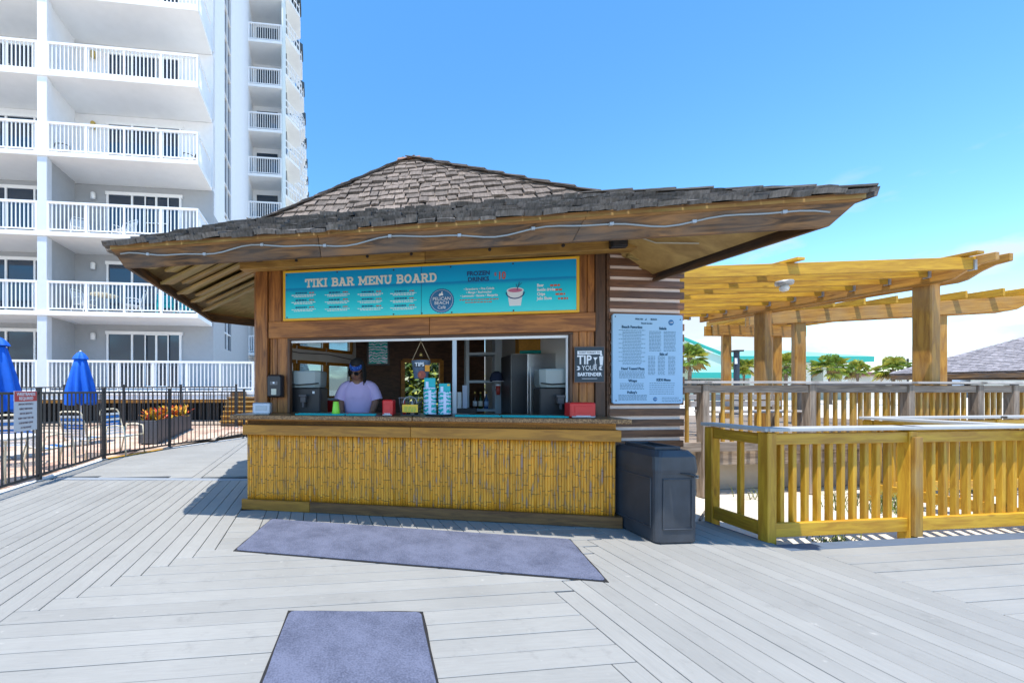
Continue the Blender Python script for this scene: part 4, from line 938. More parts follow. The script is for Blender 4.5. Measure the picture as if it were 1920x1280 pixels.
# hand sanitiser dispenser on the left post
x0, z0 = wallpt(503, 702, YW - .03); x1, z1 = wallpt(531, 745, YW - .03)
o = thing('soap_dispenser', 'black hand sanitiser dispenser on the post left of the hatch', 'dispenser', K((x0+x1)/2, YW + .01, (z0+z1)/2), KA)
w = x1-x0; h = z0-z1; m = MB()
m.loft([[Vector((sx_*w/2*k, yy, sz_*h/2*k)) for sx_, sz_ in ((-1,-.9),(-.85,-1),(.85,-1),(1,-.9),(1,.85),(.8,1),(-.8,1),(-1,.85))] for yy, k in ((.0, 1), (-.07, .98), (-.10, .85))]); m.build('body', plain('satin_black_plastic', (.02, .022, .028), .35), o)
bx('window', (0, -.102, h*.12), (w*.5, .006, h*.16), plain('grey_gloss_plastic', (.10, .11, .13), .15), o, .002); bx('label', (0, -.103, -h*.25), (w*.34, .004, h*.26), plain('cream_label', (.62, .60, .48), .6), o); bx('level_mark', (0, -.107, h*.14), (w*.12, .004, h*.08), INKW, o)
# ================================================================ THINGS ON THE COUNTER
def napkin(name, lab, px, py, w, d, h, mat, front, rz=0.0):
    y = -.02
    for _ in range(1):
        x, _z = wallpt(px, py, y)
    o = thing(name, lab, 'napkin dispenser', K(x, y + d/2, CT), KA + rz, 'napkin dispensers on the counter')
    m = MB(); m.prism([(-w/2, -d/2), (w/2, -d/2), (w/2, d/2), (-w/2, d/2)], .004, h); m.build('case', mat, o, bevel=.012)
    bx('face_plate', (0, -d/2 - .003, h*.55), (w*.66, .006, h*.42), front, o, .003); bx('base_lip', (0, -d/2 - .006, .012), (w*.9, .02, .016), GALV, o, .003)
    bx('napkins', (0, -d/2 - .004, h*.12), (w*.55, .006, h*.08), INKW, o, .001); return o
REDP = plain('glossy_red_plastic', (.60, .015, .02), .28)
napkin('napkin_dispenser', 'silver napkin dispenser at the left end of the counter', 488, 762, .20, .13, .135, plain('pale_steel_blue', (.42, .50, .60), .35, .4), plain('mid_steel_blue', (.30, .38, .46), .3, .4), R(10))  # face plate a step darker than the pale case
napkin('napkin_dispenser', 'tall red napkin dispenser beside the wire basket', 728, 762, .115, .16, .175, REDP, REDP, R(-8))
napkin('napkin_dispenser', 'wide red napkin dispenser at the right end of the counter', 1092, 768, .25, .14, .155, REDP, REDP, R(6))
x, _ = wallpt(630, 760, .10); o = thing('plastic_cup', 'neon green tumbler standing upside down on the teal mats', 'cup', K(x, .1, CT + .008), KA)
m = MB(); m.lathe([(.046, 0), (.048, .004), (.031, .14), (.028, .142), (.0, .142)], n=18); m.build('cup_wall', plain('neon_green_plastic', (.34, .80, .06), .35), o, True)
TEAL = plain('teal_rubber_mat', (.0, .42, .42), .5)
for k, (pa, pb_, lab) in enumerate(((556, 648, 'leftmost teal bar mat on the counter'), (650, 705, 'second teal bar mat, just in front of the bartender'), (853, 938, 'third teal bar mat, right of the cup sleeves'), (940, 1064, 'rightmost teal bar mat, in front of the steel ice machine'))):
    xa, _ = wallpt(pa, 772, .02); xb, _ = wallpt(pb_, 772, .02)
    o = thing('bar_mat', lab, 'bar mat', K((xa+xb)/2, .03 + .01*(k % 2), CT), KA, 'teal bar mats on the counter'); bx('mat', (0, 0, .005), (xb-xa, .13, .01), TEAL, o, .003)
    for q in range(2): bx('rim', (0, (-.06 if q else .06), .0125), (xb-xa - .004, .008, .006), TEAL, o, .001)
    if k in (1, 2, 3): bx('print', (0, 0, .0112), ((xb-xa)*.5, .02, .001), INKD, o, 0)
# wire basket with a yellow card
x, _ = wallpt(769, 765, .06); o = thing('wire_basket', 'dark wire condiment basket with a yellow card on its front', 'basket', K(x, .14, CT), KA)
WIRE = plain('dark_wire', (.10, .11, .13), .4, .6)
m = MB(); bw, bd, bh = .25, .17, .19
for k in range(5):
    z = .005 + bh*k/4; s_ = .82 + .18*k/4; c_ = [(-bw/2*s_, -bd/2*s_, z), (bw/2*s_, -bd/2*s_, z), (bw/2*s_, bd/2*s_, z), (-bw/2*s_, bd/2*s_, z)]
    for q in range(4): m.bar(c_[q], c_[(q+1)%4], .006 if k == 4 else .003, .006 if k == 4 else .003)
for k in range(11):
    f = -1 + 2*k/10
    for sy in (-1, 1): m.bar((f*bw/2*.82, sy*bd/2*.82, .005), (f*bw/2, sy*bd/2, bh), .003, .003)
    for sx_ in (-1, 1): m.bar((sx_*bw/2*.82, f*bd/2*.82, .005), (sx_*bw/2, f*bd/2, bh), .003, .003)
m.build('wires', WIRE, o); bx('floor', (0, 0, .008), (bw*.8, bd*.8, .006), WIRE, o)
m = MB(); m.tube([(-.075*math.cos(R(a)), -bd/2 - .003, bh*.72 + .075*math.sin(R(a))) for a in range(0, 181, 18)], .004, 6); m.build('handle', GALV, o)
cdx = bx('card', (.0, -bd/2 - .012, .08), (.17, .004, .085), plain('yellow_card', (.80, .52, .04), .5), o, .0)
dashes('print', [(0, .12, .09), (0, .13, .07), (0, .12, .052)], plain('green_print', (.25, .45, .08), .6), o, -bd/2 - .0155, .011, 2)
for k in range(4): 
    b_ = MB(); b_.lathe([(.02, 0), (.022, .10), (.01, .12), (.008, .15), (.0, .152)], (-.07 + .045*k, .02*(k % 2), .012), 10); b_.build('bottle', (REDP, BLACK, plain('white_bottle', (.6, .6, .6), .4), BLACK)[k], o, True)
# sleeves of printed paper cups in a black tray
tray = thing('cup_tray', 'round black tray under the teal and white cup sleeves', 'tray', K(wallpt(822, 770, .10)[0], .15, CT), KA)
m = MB(); m.lathe([(.13, 0), (.145, .004), (.145, .02), (.135, .02), (.13, .01), (0, .01)], n=24); m.build('dish', BLACK, tray, True)
def leafprint(name):
    m, n, l, b = nt(name); b.inputs['Roughness'].default_value = .3
    tc = n.new('ShaderNodeTexCoord'); w_ = n.new('ShaderNodeTexWave'); w_.bands_direction = 'Z'; w_.inputs['Scale'].default_value = 7; w_.inputs['Distortion'].default_value = 7; w_.inputs['Detail'].default_value = 2; w_.inputs['Detail Scale'].default_value = 2
    l.new(tc.outputs['Object'], w_.inputs['Vector']); r = n.new('ShaderNodeValToRGB'); r.color_ramp.interpolation = 'CONSTANT'; e = r.color_ramp.elements
    e[0].color = (.0, .44, .40, 1); e[1].position = .55; e[1].color = (.62, .68, .84, 1); l.new(w_.outputs['Fac'], r.inputs[0]); l.new(r.outputs[0], b.inputs['Base Color']); return m
LEAFP = leafprint('palm_leaf_print'); TEALP = plain('teal_card_print', (.0, .40, .42), .45); PALEP = plain('pale_lilac_card', (.60, .66, .82), .45)
for k, (px, h, lab) in enumerate(((806, .40, 'taller left sleeve of teal palm-print paper cups'), (834, .34, 'shorter right sleeve of teal palm-print paper cups'))):
    x = wallpt(px, 765, .08)[0]; o = thing('cup_sleeve', lab, 'paper cups', K(x, .135 + .01*k, CT + .012), KA, 'paper cup sleeves on the counter')
    m = MB(); prof = []; nn = 12
    for q in range(nn): z = h*.74*q/nn; prof += [(.066, z), (.073, z + .004), (.069, z + h*.74/nn - .001)]
    m.lathe(prof + [(.0, h*.74)], n=20); m.build('cups', LEAFP, o, False)
    bx('box', (.0, .0, h*.74 + h*.13), (.12, .08, h*.26), TEALP, o, .003); bx('panel', (-.03, -.042, h*.8), (.03, .004, h*.2), PALEP, o, 0); bx('stripe', (.0, -.072, h*.34), (.03, .006, h*.66), PALEP, o, 0)
    if k: bx('sticker', (.04, -.042, h*.95), (.025, .003, .02), YEL, o, 0)
# hanging tips bucket
x, z = wallpt(789, 692, .40); o = thing('tips_bucket', 'small hanging tin bucket lettered TIPS with an orange tag', 'tip bucket', K(x, .50, z), KA)
m = MB(); m.lathe([(.078, -.11), (.082, -.105), (.112, .10), (.118, .105), (.112, .108), (.0, .02)], n=20); m.build('pail', plain('blue_grey_tin', (.16, .24, .36), .4, .3, var=.3, nscale=12), o, True)
bx('name_band', (-.015, -.106, .055), (.13, .006, .055), plain('slate_black_tin', (.018, .035, .05)), o, 0); text('lettering', 'TIPS', .06, INKW, o, -.015, .055, -.112, bold=.0018)
bx('tag', (.075, -.112, .01), (.055, .004, .075), plain('orange_tag', (.80, .32, .02), .6), o); disc('round_print', .01, -.065, .048, plain('red_brown_print', (.36, .07, .04), .5), o, -.106, 18)
text('lettering', '0', .05, plain('orange_print', (.85, .25, .10), .5), o, -.01, -.065, -.110)
m = MB()
for sx_ in (-1, 1): m.tube([(sx_*.11, 0, .10), (0, 0, EYE + 0 - z + .585)], .004, 5)
m.tube([(0,0,EYE - z + .585), (.0,0,EYE - z + .60)], .004, 5); m.build('rope', plain('hemp_rope', (.40, .30, .18), .9), o); b_ = MB(); b_.lathe([(.012, 0), (.026, .0), (.014, .05), (.0, .055)], (0, 0, .155), 12); b_.build('bell', plain('aged_brass', (.35, .25, .08), .35, .8), o, True)
# ================================================================ INSIDE THE KIOSK
def inside(px, depth): p = at(px, 0, depth); return Vector((p.x, p.y, 0))
BLK = plain('matt_black_plastic', (.016, .017, .02), .4)
CLR = plain('cloudy_tank_plastic', (.30, .36, .36), .2)
def drink_machine(lab, px, depth, w, rz, zb=.90):
    p = inside(px, depth); o = thing('drink_machine', lab, 'drink machine', (p.x, p.y, zb), rz, 'frozen drink machines behind the counter')
    m = MB(); m.prism([(-w/2, -.16), (w/2, -.16), (w/2, .22), (-w/2, .22)], .0, .50); m.build('base', BLK, o, bevel=.015)
    m = MB(); m.loft([[Vector((x*w/2*k, y*.20*k, z)) for x, y in ((-1,-.7),(-.7,-1),(.7,-1),(1,-.7),(1,.9),(-1,.9))] for z, k in ((.50, .90), (.54, .97), (.70, 1.0), (.715, .97))]); m.build('tank', CLR, o, bevel=.004)
    m = MB(); m.tube([(-w/2*.97, -.2, .55), (-w*.2, -.205, .535), (w*.2, -.205, .545), (w/2*.97, -.2, .555)], .008, 6); m.build('trim', BLK, o)
    m = MB(); m.box((0, -.21, .36), (.07, .09, .09)); m.box((0, -.235, .29), (.03, .03, .08)); m.build('spout', plain('dark_grey_plastic', (.06, .06, .07), .35), o, bevel=.005)
    bx('handle', (0, -.255, .40), (.10, .02, .03), plain('dark_grey_plastic', (.06, .06, .07), .35), o, .004); bx('badge', (w*.28, -.164, .44), (.03, .004, .03), INKW, o, 0); bx('drip_tray', (0, -.20, .02), (w*.8, .10, .03), BLK, o, .004); return o
drink_machine('frozen drink machine with cloudy tank at the left of the hatch', 579, 5.25, .40, KA)
drink_machine('frozen drink machine with cloudy tank at the right, before the ice machine', 1042, 4.72, .42, KA - R(4))
p = inside(1010, 5.50); o = thing('ice_machine', 'tall brushed steel ice machine inside the kiosk on the right', 'ice machine', (p.x, p.y, .90), KA + R(3))
m = MB(); m.box((.0, 0, .475), (.86, .55, .95)); m.build('cabinet', STEEL, o, bevel=.008)
bx('side_panel', (-.434, .0, .475), (.012, .53, .93), plain('charcoal_panel', (.03, .032, .036), .35), o, .002); bx('edge_trim', (-.215, -.28, .475), (.02, .012, .94), plain('bright_steel', (.75, .76, .78), .25, .9), o, .002)
bx('door', (.11, -.28, .40), (.60, .014, .74), STEEL, o, .004); bx('dark_door', (-.33, -.279, .475), (.2, .012, .93), plain('charcoal_panel', (.03, .032, .036), .35), o, .003); bx('handle', (.2, -.295, .79), (.12, .02, .02), BLK, o, .003)
p = inside(709, 6.2); o = thing('wall_screen', 'wall screen showing a teal palm leaf pattern above the bartender', 'screen', (p.x, p.y, 1.96), KA)
bx('housing', (0, .02, 0), (.36, .04, .42), BLK, o, .006); bx('display', (-.0, -.004, .01), (.29, .008, .38), LEAFP, o, 0)
p = inside(902, 6.3); o = thing('bottle_shelf', 'white open shelf unit holding bottles deep in the kiosk', 'shelf', (p.x, p.y, 0), KA)
for xx in (-.22, .24): bx('side', (xx, 0, 1.1), (.05 if xx < 0 else .10, .30, 2.2), plain('shelf_blue_white', (.42, .50, .56), .6), o, .003)
for zz1 in (1.06, 1.50, 1.93): bx('shelf_board', (0, 0, zz1), (.44, .30, .04), plain('shelf_blue_white', (.42, .50, .56), .6), o, .003)
BOT = [plain('brown_bottle_glass', (.06, .025, .01), .15), plain('green_bottle_glass', (.03, .07, .02), .15), plain('blue_bottle_glass', (.03, .08, .22), .15)]
for k in range(3):
    q = Vector((p.x, p.y, 0)) + KU*(-.10 + .085*k) - KN*.06; b_ = thing('bottle', ('left dark bottle on the kiosk shelf', 'middle green bottle on the kiosk shelf', 'right blue bottle on the kiosk shelf')[k], 'bottle', (q.x, q.y, 1.08), 0, 'bottles on the kiosk shelf')
    m = MB(); m.lathe([(.03, 0), (.033, .01), (.033, .14), (.013, .19), (.012, .25), (.0, .252)], n=12); m.build('glass', BOT[k], b_, True); m = MB(); m.lathe([(.0345, .04), (.0345, .12)], n=12); m.build('label', (INKW, CREAM, plain('pale_blue_label', (.3, .45, .7), .5))[k], b_, True); m = MB(); m.lathe([(.014, .235), (.014, .262), (0, .263)], n=10); m.build('cap', plain('gold_cap', (.6, .4, .1), .4, .6), b_)
p = inside(934, 5.75); o = thing('red_tumbler', 'red tumbler with white rim hanging beside the ice machine', 'cup', (p.x, p.y, 1.30), 0)
m = MB(); m.lathe([(.026, 0), (.036, .13), (0, .13)], n=14); m.build('cup_wall', plain('dark_red_plastic', (.35, .04, .03), .35), o, True); m = MB(); m.lathe([(.037, .13), (.038, .15), (.03, .152), (0, .152)], n=14); m.build('lid', INKW, o, True); bx('wall_hook', (0, .05, .08), (.02, .1, .02), GALV, o)
p = inside(931, 5.8); o = thing('baseball_cap', 'navy cap hanging above the red tumbler', 'cap', (p.x, p.y, 1.56), 0)
m = MB(); m.lathe([(.09, -.07), (.095, -.02), (.075, .05), (.03, .08), (0, .085)], n=14); m.build('crown', plain('navy_cloth', (.02, .03, .07), .9), o, True); m = MB(); m.prism([(-.08, -.06), (-.06, -.15), (0, -.17), (.06, -.15), (.08, -.06)], -.07, -.06); m.build('peak', plain('white_cloth', (.55, .56, .6), .9), o); bx('wall_hook', (0, .06, .03), (.02, .12, .02), GALV, o)
p = inside(985, 5.95); o = thing('cardboard_box', 'orange carton on top of the steel ice machine', 'box', (p.x, p.y - .25, 1.853), KA); bx('carton', (0, 0, .16), (.42, .25, .32), plain('orange_card', (.50, .24, .03), .7, var=.15), o, .004); bx('flap', (0, -.13, .04), (.40, .012, .06), TEAL, o)
p = inside(610, 5.95); o = thing('red_cooler', 'red box shelf unit behind the bartender', 'cooler', (p.x + .15, p.y, .9), KA); bx('body', (0, 0, .16), (.32, .25, .32), REDP, o, .01); bx('lid', (0, 0, .335), (.33, .26, .03), INKW, o, .005)
p = inside(868, 5.9); o = thing('paper_stack', 'white papers standing against the dark cabinet', 'papers', (p.x, p.y, 0), KA); bx('cabinet', (.03, .15, .55), (.34, .3, 1.1), BLK, o, .005); bx('sheet', (-.05, 0, 1.22), (.06, .02, .24), INKW, o); bx('sheet', (.03, .03, 1.27), (.07, .02, .34), PALEP, o)
# ---- the bartender
SKIN = plain('brown_skin', (.26, .13, .08), .5, var=.08, nscale=15); LAV = plain('lavender_cotton', (.60, .47, .72), .9, var=.06, bump=.5, nscale=6)
pp = inside(672, 5.30); per = thing('person', 'bartender in a lavender T-shirt with blue headband and sunglasses looking down behind the counter', 'person', (pp.x, pp.y, .0), R(-10))
def ring(c, rx, ry, n=14, tilt=0.0, sq=.0):
    o_ = []
    for j in range(n):
        a = 2*math.pi*j/n; x = math.cos(a); y = math.sin(a)
        v = Vector((x*rx*(1 + sq*abs(math.sin(2*a))), y*ry*(1 + sq*abs(math.sin(2*a))), 0)); v = Matrix.Rotation(tilt, 3, 'X') @ v; o_.append(Vector(c) + v)
    return o_
me = bpy.data.meshes.new('body')
J = [(0,.03,.95,.14),(0,.02,1.15,.12),(0,-.01,1.36,.13),(0,-.05,1.50,.062),(0,-.085,1.56,.058),(0,-.12,1.60,.075),(0,-.115,1.69,.085),   # 0-6 spine, neck, head
     (.17,0,1.42,.062),(.235,-.03,1.22,.048),(.20,-.14,1.07,.038),(.19,-.19,1.06,.033),
     (-.17,0,1.42,.062),(-.235,-.03,1.22,.048),(-.20,-.14,1.07,.038),(-.19,-.19,1.06,.033),
     (.09,.03,.88,.10),(.10,0,.48,.065),(.10,.03,.06,.045),(.10,-.14,.035,.035),(-.09,.03,.88,.10),(-.10,0,.48,.065),(-.10,.03,.06,.045),(-.10,-.14,.035,.035)]
Ed = [(0,1),(1,2),(2,3),(3,4),(4,5),(5,6),(2,7),(7,8),(8,9),(9,10),(2,11),(11,12),(12,13),(13,14),(0,15),(15,16),(16,17),(17,18),(0,19),(19,20),(20,21),(21,22)]
for sx_ in (1, -1):
    h0 = 10 if sx_ == 1 else 14
    for dx_, dy_, r_ in ((-.03, -.075, .009), (-.012, -.085, .009), (.006, -.085, .009), (.022, -.07, .008)):
        i = len(J); J.append((sx_*(.19 + dx_*1), -.19 + dy_*.5, 1.065, r_)); J.append((sx_*(.19 + dx_), -.19 + dy_, 1.045, r_*.9)); Ed += [(h0, i), (i, i+1)]
    i = len(J); J.append((sx_*.145, -.21, 1.06, .010)); J.append((sx_*.13, -.245, 1.05, .009)); Ed += [(h0, i), (i, i+1)]
me.from_pydata([j[:3] for j in J], Ed, []); bod = link('body', me, SKIN, per)
sk = bod.modifiers.new('skin', 'SKIN')
for v, j in zip(me.skin_vertices[0].data, J): v.radius = (j[3], j[3])
me.skin_vertices[0].data[0].use_root = True
sb = bod.modifiers.new('sub', 'SUBSURF'); sb.levels = 2; sb.render_levels = 2
# shirt: torso and sleeves
m = MB(); m.loft([ring((0,.03,.90), .20, .13, 20), ring((0,.03,1.0), .195, .125, 20), ring((0,.015,1.15), .20, .125, 20), ring((0,.0,1.30), .215, .13, 20), ring((0,-.005,1.40), .215, .115, 20), ring((0,-.015,1.455), .16, .09, 20), ring((0,-.03,1.485), .085, .075, 20)], False)
for sx_ in (1, -1): m.tube([(sx_*.10,-.0,1.43),(sx_*.18,0,1.415),(sx_*.225,-.01,1.33),(sx_*.25,-.02,1.24)], [.075,.082,.078,.08], 14, False)
sh = m.build('t_shirt', LAV, per, True); sh.modifiers.new('sub', 'SUBSURF').render_levels = 1
dashes('chest_print', [(0, .2, 1.275)], plain('pale_lilac_print', (.66, .55, .78), .8), per, -.134, .008, 3)
# head: shaped skull with face, bowed forward
Mh = Matrix.Translation((0, -.12, 1.60)) @ Matrix.Rotation(R(-8), 4, 'Z') @ Matrix.Rotation(R(10), 4, 'Y') @ Matrix.Rotation(R(36), 4, 'X') @ Matrix.Diagonal((1.06, 1.06, 1.06, 1))
m = MB(); prof = [(-.075,.03,.035,-.045),(-.06,.05,.05,-.035),(-.03,.066,.075,-.015),(0,.072,.088,-.004),(.04,.076,.096,.002),(.08,.076,.098,.006),(.12,.066,.088,.012),(.15,.045,.06,.016),(.165,.015,.02,.018)]
m.loft([[Mh @ q for q in ring((0, yo, z), rx, ry, 16)] for z, rx, ry, yo in prof])
m.loft([[Mh @ q for q in ring((0, -.092 - k*.012, z), w_, .012, 8)] for z, w_, k in ((.005,.018,1),(.015,.02,1.4),(.04,.012,.6),(.06,.008,.2))])
for sx_ in (1, -1): m.loft([[Mh @ q for q in ring((sx_*.076, .005, z), .010, .022*k, 8)] for z, k in ((.0,.6),(.02,1),(.045,1),(.06,.5))])
hd = m.build('head', SKIN, per, True); hd.modifiers.new('sub', 'SUBSURF').render_levels = 1
m = MB(); m.loft([[Mh @ q for q in ring((0, -.088, z), .026, .010, 10)] for z in (-.03, -.022, -.012)]); m.build('mouth', plain('lip_brown', (.20, .07, .05), .4), per, True)
m = MB()
for sx_ in (1, -1): m.loft([[Mh @ q for q in ring((sx_*.036, -.098, z), .033*k, .012, 10)] for z, k in ((.034,.6),(.042,1),(.062,1),(.070,.7))]); m.bar(Mh @ Vector((sx_*.07,-.088,.055)), Mh @ Vector((sx_*.08,.01,.055)), .006, .008)
m.bar(Mh @ Vector((-.02,-.106,.06)), Mh @ Vector((.02,-.106,.06)), .006, .006); m.build('sunglasses', plain('glossy_black_lens', (.01, .01, .012), .08), per)
m = MB(); m.loft([[Mh @ q for q in ring((0, .008, z), rx, ry, 20)] for z, rx, ry in ((.078,.081,.104),(.09,.084,.107),(.125,.078,.098),(.135,.07,.09))], False)
def band_mat():
    m, n, l, b = nt('blue_paisley_band'); tc = n.new('ShaderNodeTexCoord'); v = n.new('ShaderNodeTexVoronoi'); v.inputs['Scale'].default_value = 45; l.new(tc.outputs['Object'], v.inputs['Vector'])
    r = n.new('ShaderNodeValToRGB'); e = r.color_ramp.elements; e[0].color = (.12, .30, .70, 1); e[1].color = (.01, .06, .30, 1); e[0].position = .15; e[1].position = .4; l.new(v.outputs['Distance'], r.inputs[0]); l.new(r.outputs[0], b.inputs['Base Color']); b.inputs['Roughness'].default_value = .9; return m
m.build('headband', band_mat(), per, True)
m = MB(); rh = random.Random(5)
m.loft([[Mh @ q for q in ring((0, .02, z), rx, ry, 14)] for z, rx, ry in ((.11,.08,.09),(.15,.065,.075),(.18,.03,.035))])
for k in range(26):
    a = R(rh.uniform(20, 160)) if k < 16 else R(rh.choice((-8, 188)) + rh.uniform(-14, 14)); x = .078*math.cos(a); y = .02 + .095*math.sin(a); l_ = rh.uniform(.10, .20)
    p0 = Mh @ Vector((x*.8, y*.8, .14)); p1 = Mh @ Vector((x*1.15, y*1.15, .06)); p2 = p1 + Vector((x*.15, .01, -l_*.6)); p3 = p2 + Vector((0, .0, -l_*.4)); m.tube([p0, p1, p2, p3], [.014, .013, .011, .007], 6)
m.build('hair', plain('black_locs', (.012, .010, .009), .8), per, True)
m = MB(); m.loft([ring((0,.03,.92), .185, .125, 16), ring((0,.03,.84), .19, .13, 16)], False)
for sx_ in (1, -1): m.tube([(sx_*.09,.03,.88),(sx_*.10,0,.48),(sx_*.10,.03,.10)], [.11,.085,.075], 12)
m.build('trousers', plain('dark_denim', (.02, .025, .05), .9), per, True)

# ================================================================ ON THE DECK
def carpet():
    m, n, l, b = nt('blue_grey_carpet'); b.inputs['Roughness'].default_value = .98; b.inputs['Specular IOR Level'].default_value = .05
    tc = n.new('ShaderNodeTexCoord'); a = n.new('ShaderNodeTexNoise'); a.inputs['Scale'].default_value = 3.2; a.inputs['Detail'].default_value = 9; a.inputs['Roughness'].default_value = .7; l.new(tc.outputs['Object'], a.inputs['Vector'])
    f = n.new('ShaderNodeTexNoise'); f.inputs['Scale'].default_value = 95; f.inputs['Detail'].default_value = 3; l.new(tc.outputs['Object'], f.inputs['Vector'])
    mm = n.new('ShaderNodeMath'); mm.operation = 'MULTIPLY_ADD'; mm.inputs[1].default_value = .75; l.new(f.outputs[0], mm.inputs[0]); l.new(a.outputs[0], mm.inputs[2])
    r = n.new('ShaderNodeValToRGB'); e = r.color_ramp.elements; e[0].position = .50; e[0].color = (.045, .052, .08, 1); e[1].position = 1.2; e[1].color = (.15, .165, .235, 1); l.new(mm.outputs[0], r.inputs[0]); l.new(r.outputs[0], b.inputs['Base Color'])
    bp = n.new('ShaderNodeBump'); bp.inputs['Strength'].default_value = .8; bp.inputs['Distance'].default_value = .006; l.new(f.outputs[0], bp.inputs['Height']); l.new(bp.outputs[0], b.inputs['Normal']); return m
CARP = carpet(); RUB = plain('black_rubber_edge', (.02, .02, .022), .6, var=.2)
def mat_(lab, c):
    c = [Vector(p) for p in c]; ce = sum(c, Vector())/4; o = thing('floor_mat', lab, 'mat', (ce.x, ce.y, 0), 0, 'floor mats on the deck')
    c = [p - Vector((ce.x, ce.y, 0)) for p in c]
    def outl(k, rad, z0, z1, wob=0.0):
        P = []
        for i in range(4):
            a = c[i]; b_ = c[(i+1)%4]; d = (b_-a).normalized(); n_ = Vector((-d.y, d.x, 0)); pr = c[i-1]; e = (a-pr).normalized(); ne = Vector((-e.y, e.x, 0))
            q = a + (n_ + ne)*k; L = (b_-a).length
            if rad: P.append(q - e*rad); P.append(q - e*rad*.3 + d*rad*.3); P.append(q + d*rad)
            else: P.append(q)
            for s_ in range(1, 8): P.append(a + n_*k + d*(L*s_/8) + n_*random.uniform(-wob, wob))
        m = MB(); m.prism([(p.x, p.y) for p in P], z0, z1); return m
    outl(.0, 0, .001, .005, .004).build('rubber_border', RUB, o); outl(.014, .03, .0052, .012, .003).build('carpet', CARP, o, bevel=.002); return o
mat_('long blue-grey carpet mat lying in front of the bamboo counter', [gr(437,1033), gr(1142,1092), gr(1070,1011), gr(508,973)])
q = [gr(540,1145), gr(793,1147)]; dd = (gr(505,1243) - q[0]).normalized(); dr = (gr(812,1247) - q[1]).normalized(); dd = ((dd + dr)/2).normalized()
mat_('short blue-grey carpet mat in the foreground, nearest the camera', [q[0] + dd*1.45, q[1] + dd*1.45, q[1], q[0]])
# ---- litter bin
bq = gr(1231, 1021); o = thing('trash_can', 'dark grey plastic litter bin with recessed panels beside the counter', 'trash can', bq, TH - R(2.5))
BINM = plain('scuffed_charcoal_plastic', (.042, .048, .058), .42, var=.22, bump=.06, nscale=7)
w, d, h = .39, .58, .84
def rrect(x0, x1, y0, y1, r, z, n=3):
    P = []
    for cx_, cy_, a0 in ((x1-r,y1-r,0),(x0+r,y1-r,90),(x0+r,y0+r,180),(x1-r,y0+r,270)):
        for k in range(n+1): P.append(Vector((cx_ + r*math.cos(R(a0+90*k/n)), cy_ + r*math.sin(R(a0+90*k/n)), z)))
    return P
m = MB(); m.loft([rrect(.015,w-.015,.015,d-.015,.035,.0), rrect(.0,w,.0,d,.04,.02), rrect(-.002,w+.002,-.002,d+.002,.04,.63)]); m.build('body', BINM, o, False)
m = MB(); m.loft([rrect(-.010,w+.010,-.010,d+.010,.045,.632), rrect(-.012,w+.012,-.012,d+.012,.045,.66), rrect(-.004,w+.004,-.004,d+.004,.05,.775), rrect(.03,w-.03,.03,d-.03,.06,.825)]); m.build('lid', BINM, o, False)
m = MB()
for x0, x1, y0, y1 in ((.07,w-.07,.10,.125),(.07,w-.07,d-.125,d-.10),(.07,.095,.125,d-.125),(w-.095,w-.07,.125,d-.125)): m.box(((x0+x1)/2,(y0+y1)/2,.838), (x1-x0,y1-y0,.03))
m.build('opening_rim', BINM, o, bevel=.004); bx('opening', (w/2, d/2, .828), (w-.18, d-.24, .012), DARK, o, 0)  # opening is a black plate, the dark of the hole put in as colour
LIT = plain('bin_panel_plastic', (.05, .056, .066), .4, var=.2, bump=.05, nscale=9)
for face in ('front', 'side'):
    m = MB(); L = w if face == 'front' else d
    a0, a1, z0, z1 = .055, L-.055, .13, .585; t = .012
    for u0, u1, v0, v1 in ((a0,a1,z0,z0+t),(a0,a1,z1-t,z1),(a0,a0+t,z0+t,z1-t),(a1-t,a1,z0+t,z1-t)):
        if face == 'front': m.box(((u0+u1)/2, -.005, (v0+v1)/2), (u1-u0, .014, v1-v0))
        else: m.box((-.005, (u0+u1)/2, (v0+v1)/2), (.014, u1-u0, v1-v0))
    m.build('panel_rib', LIT, o, bevel=.004)
m = MB(); m.tube([(w*.55,-.012,.632),(w*.75,-.02,.622),(w*.9,-.02,.605),(w+.0,-.018,.60)], [.004,.009,.012,.003], 6); m.build('bag_edge', plain('black_bin_liner', (.02,.02,.022), .2), o, True)
m = MB(); m.add([(w*.78,-.018,.625),(w*.98,-.016,.612),(w*.96,-.022,.585),(w*.86,-.024,.595)], [(0,1,2,3)]); m.build('bag_flap', plain('grey_bin_liner', (.22,.23,.25), .2), o)
# cable on the sand
m = MB(); pts = [gr(1312,975,-.05), gr(1322,958,-.05), gr(1335,962,.02), gr(1342,985,-.04), gr(1344,1000,-.06)]; m.tube(pts, .012, 7); cb = m.build('hose', plain('grey_hose', (.16,.15,.14), .6)); tag(cb, 'short grey hose curving over the sand behind the litter bin', 'hose')

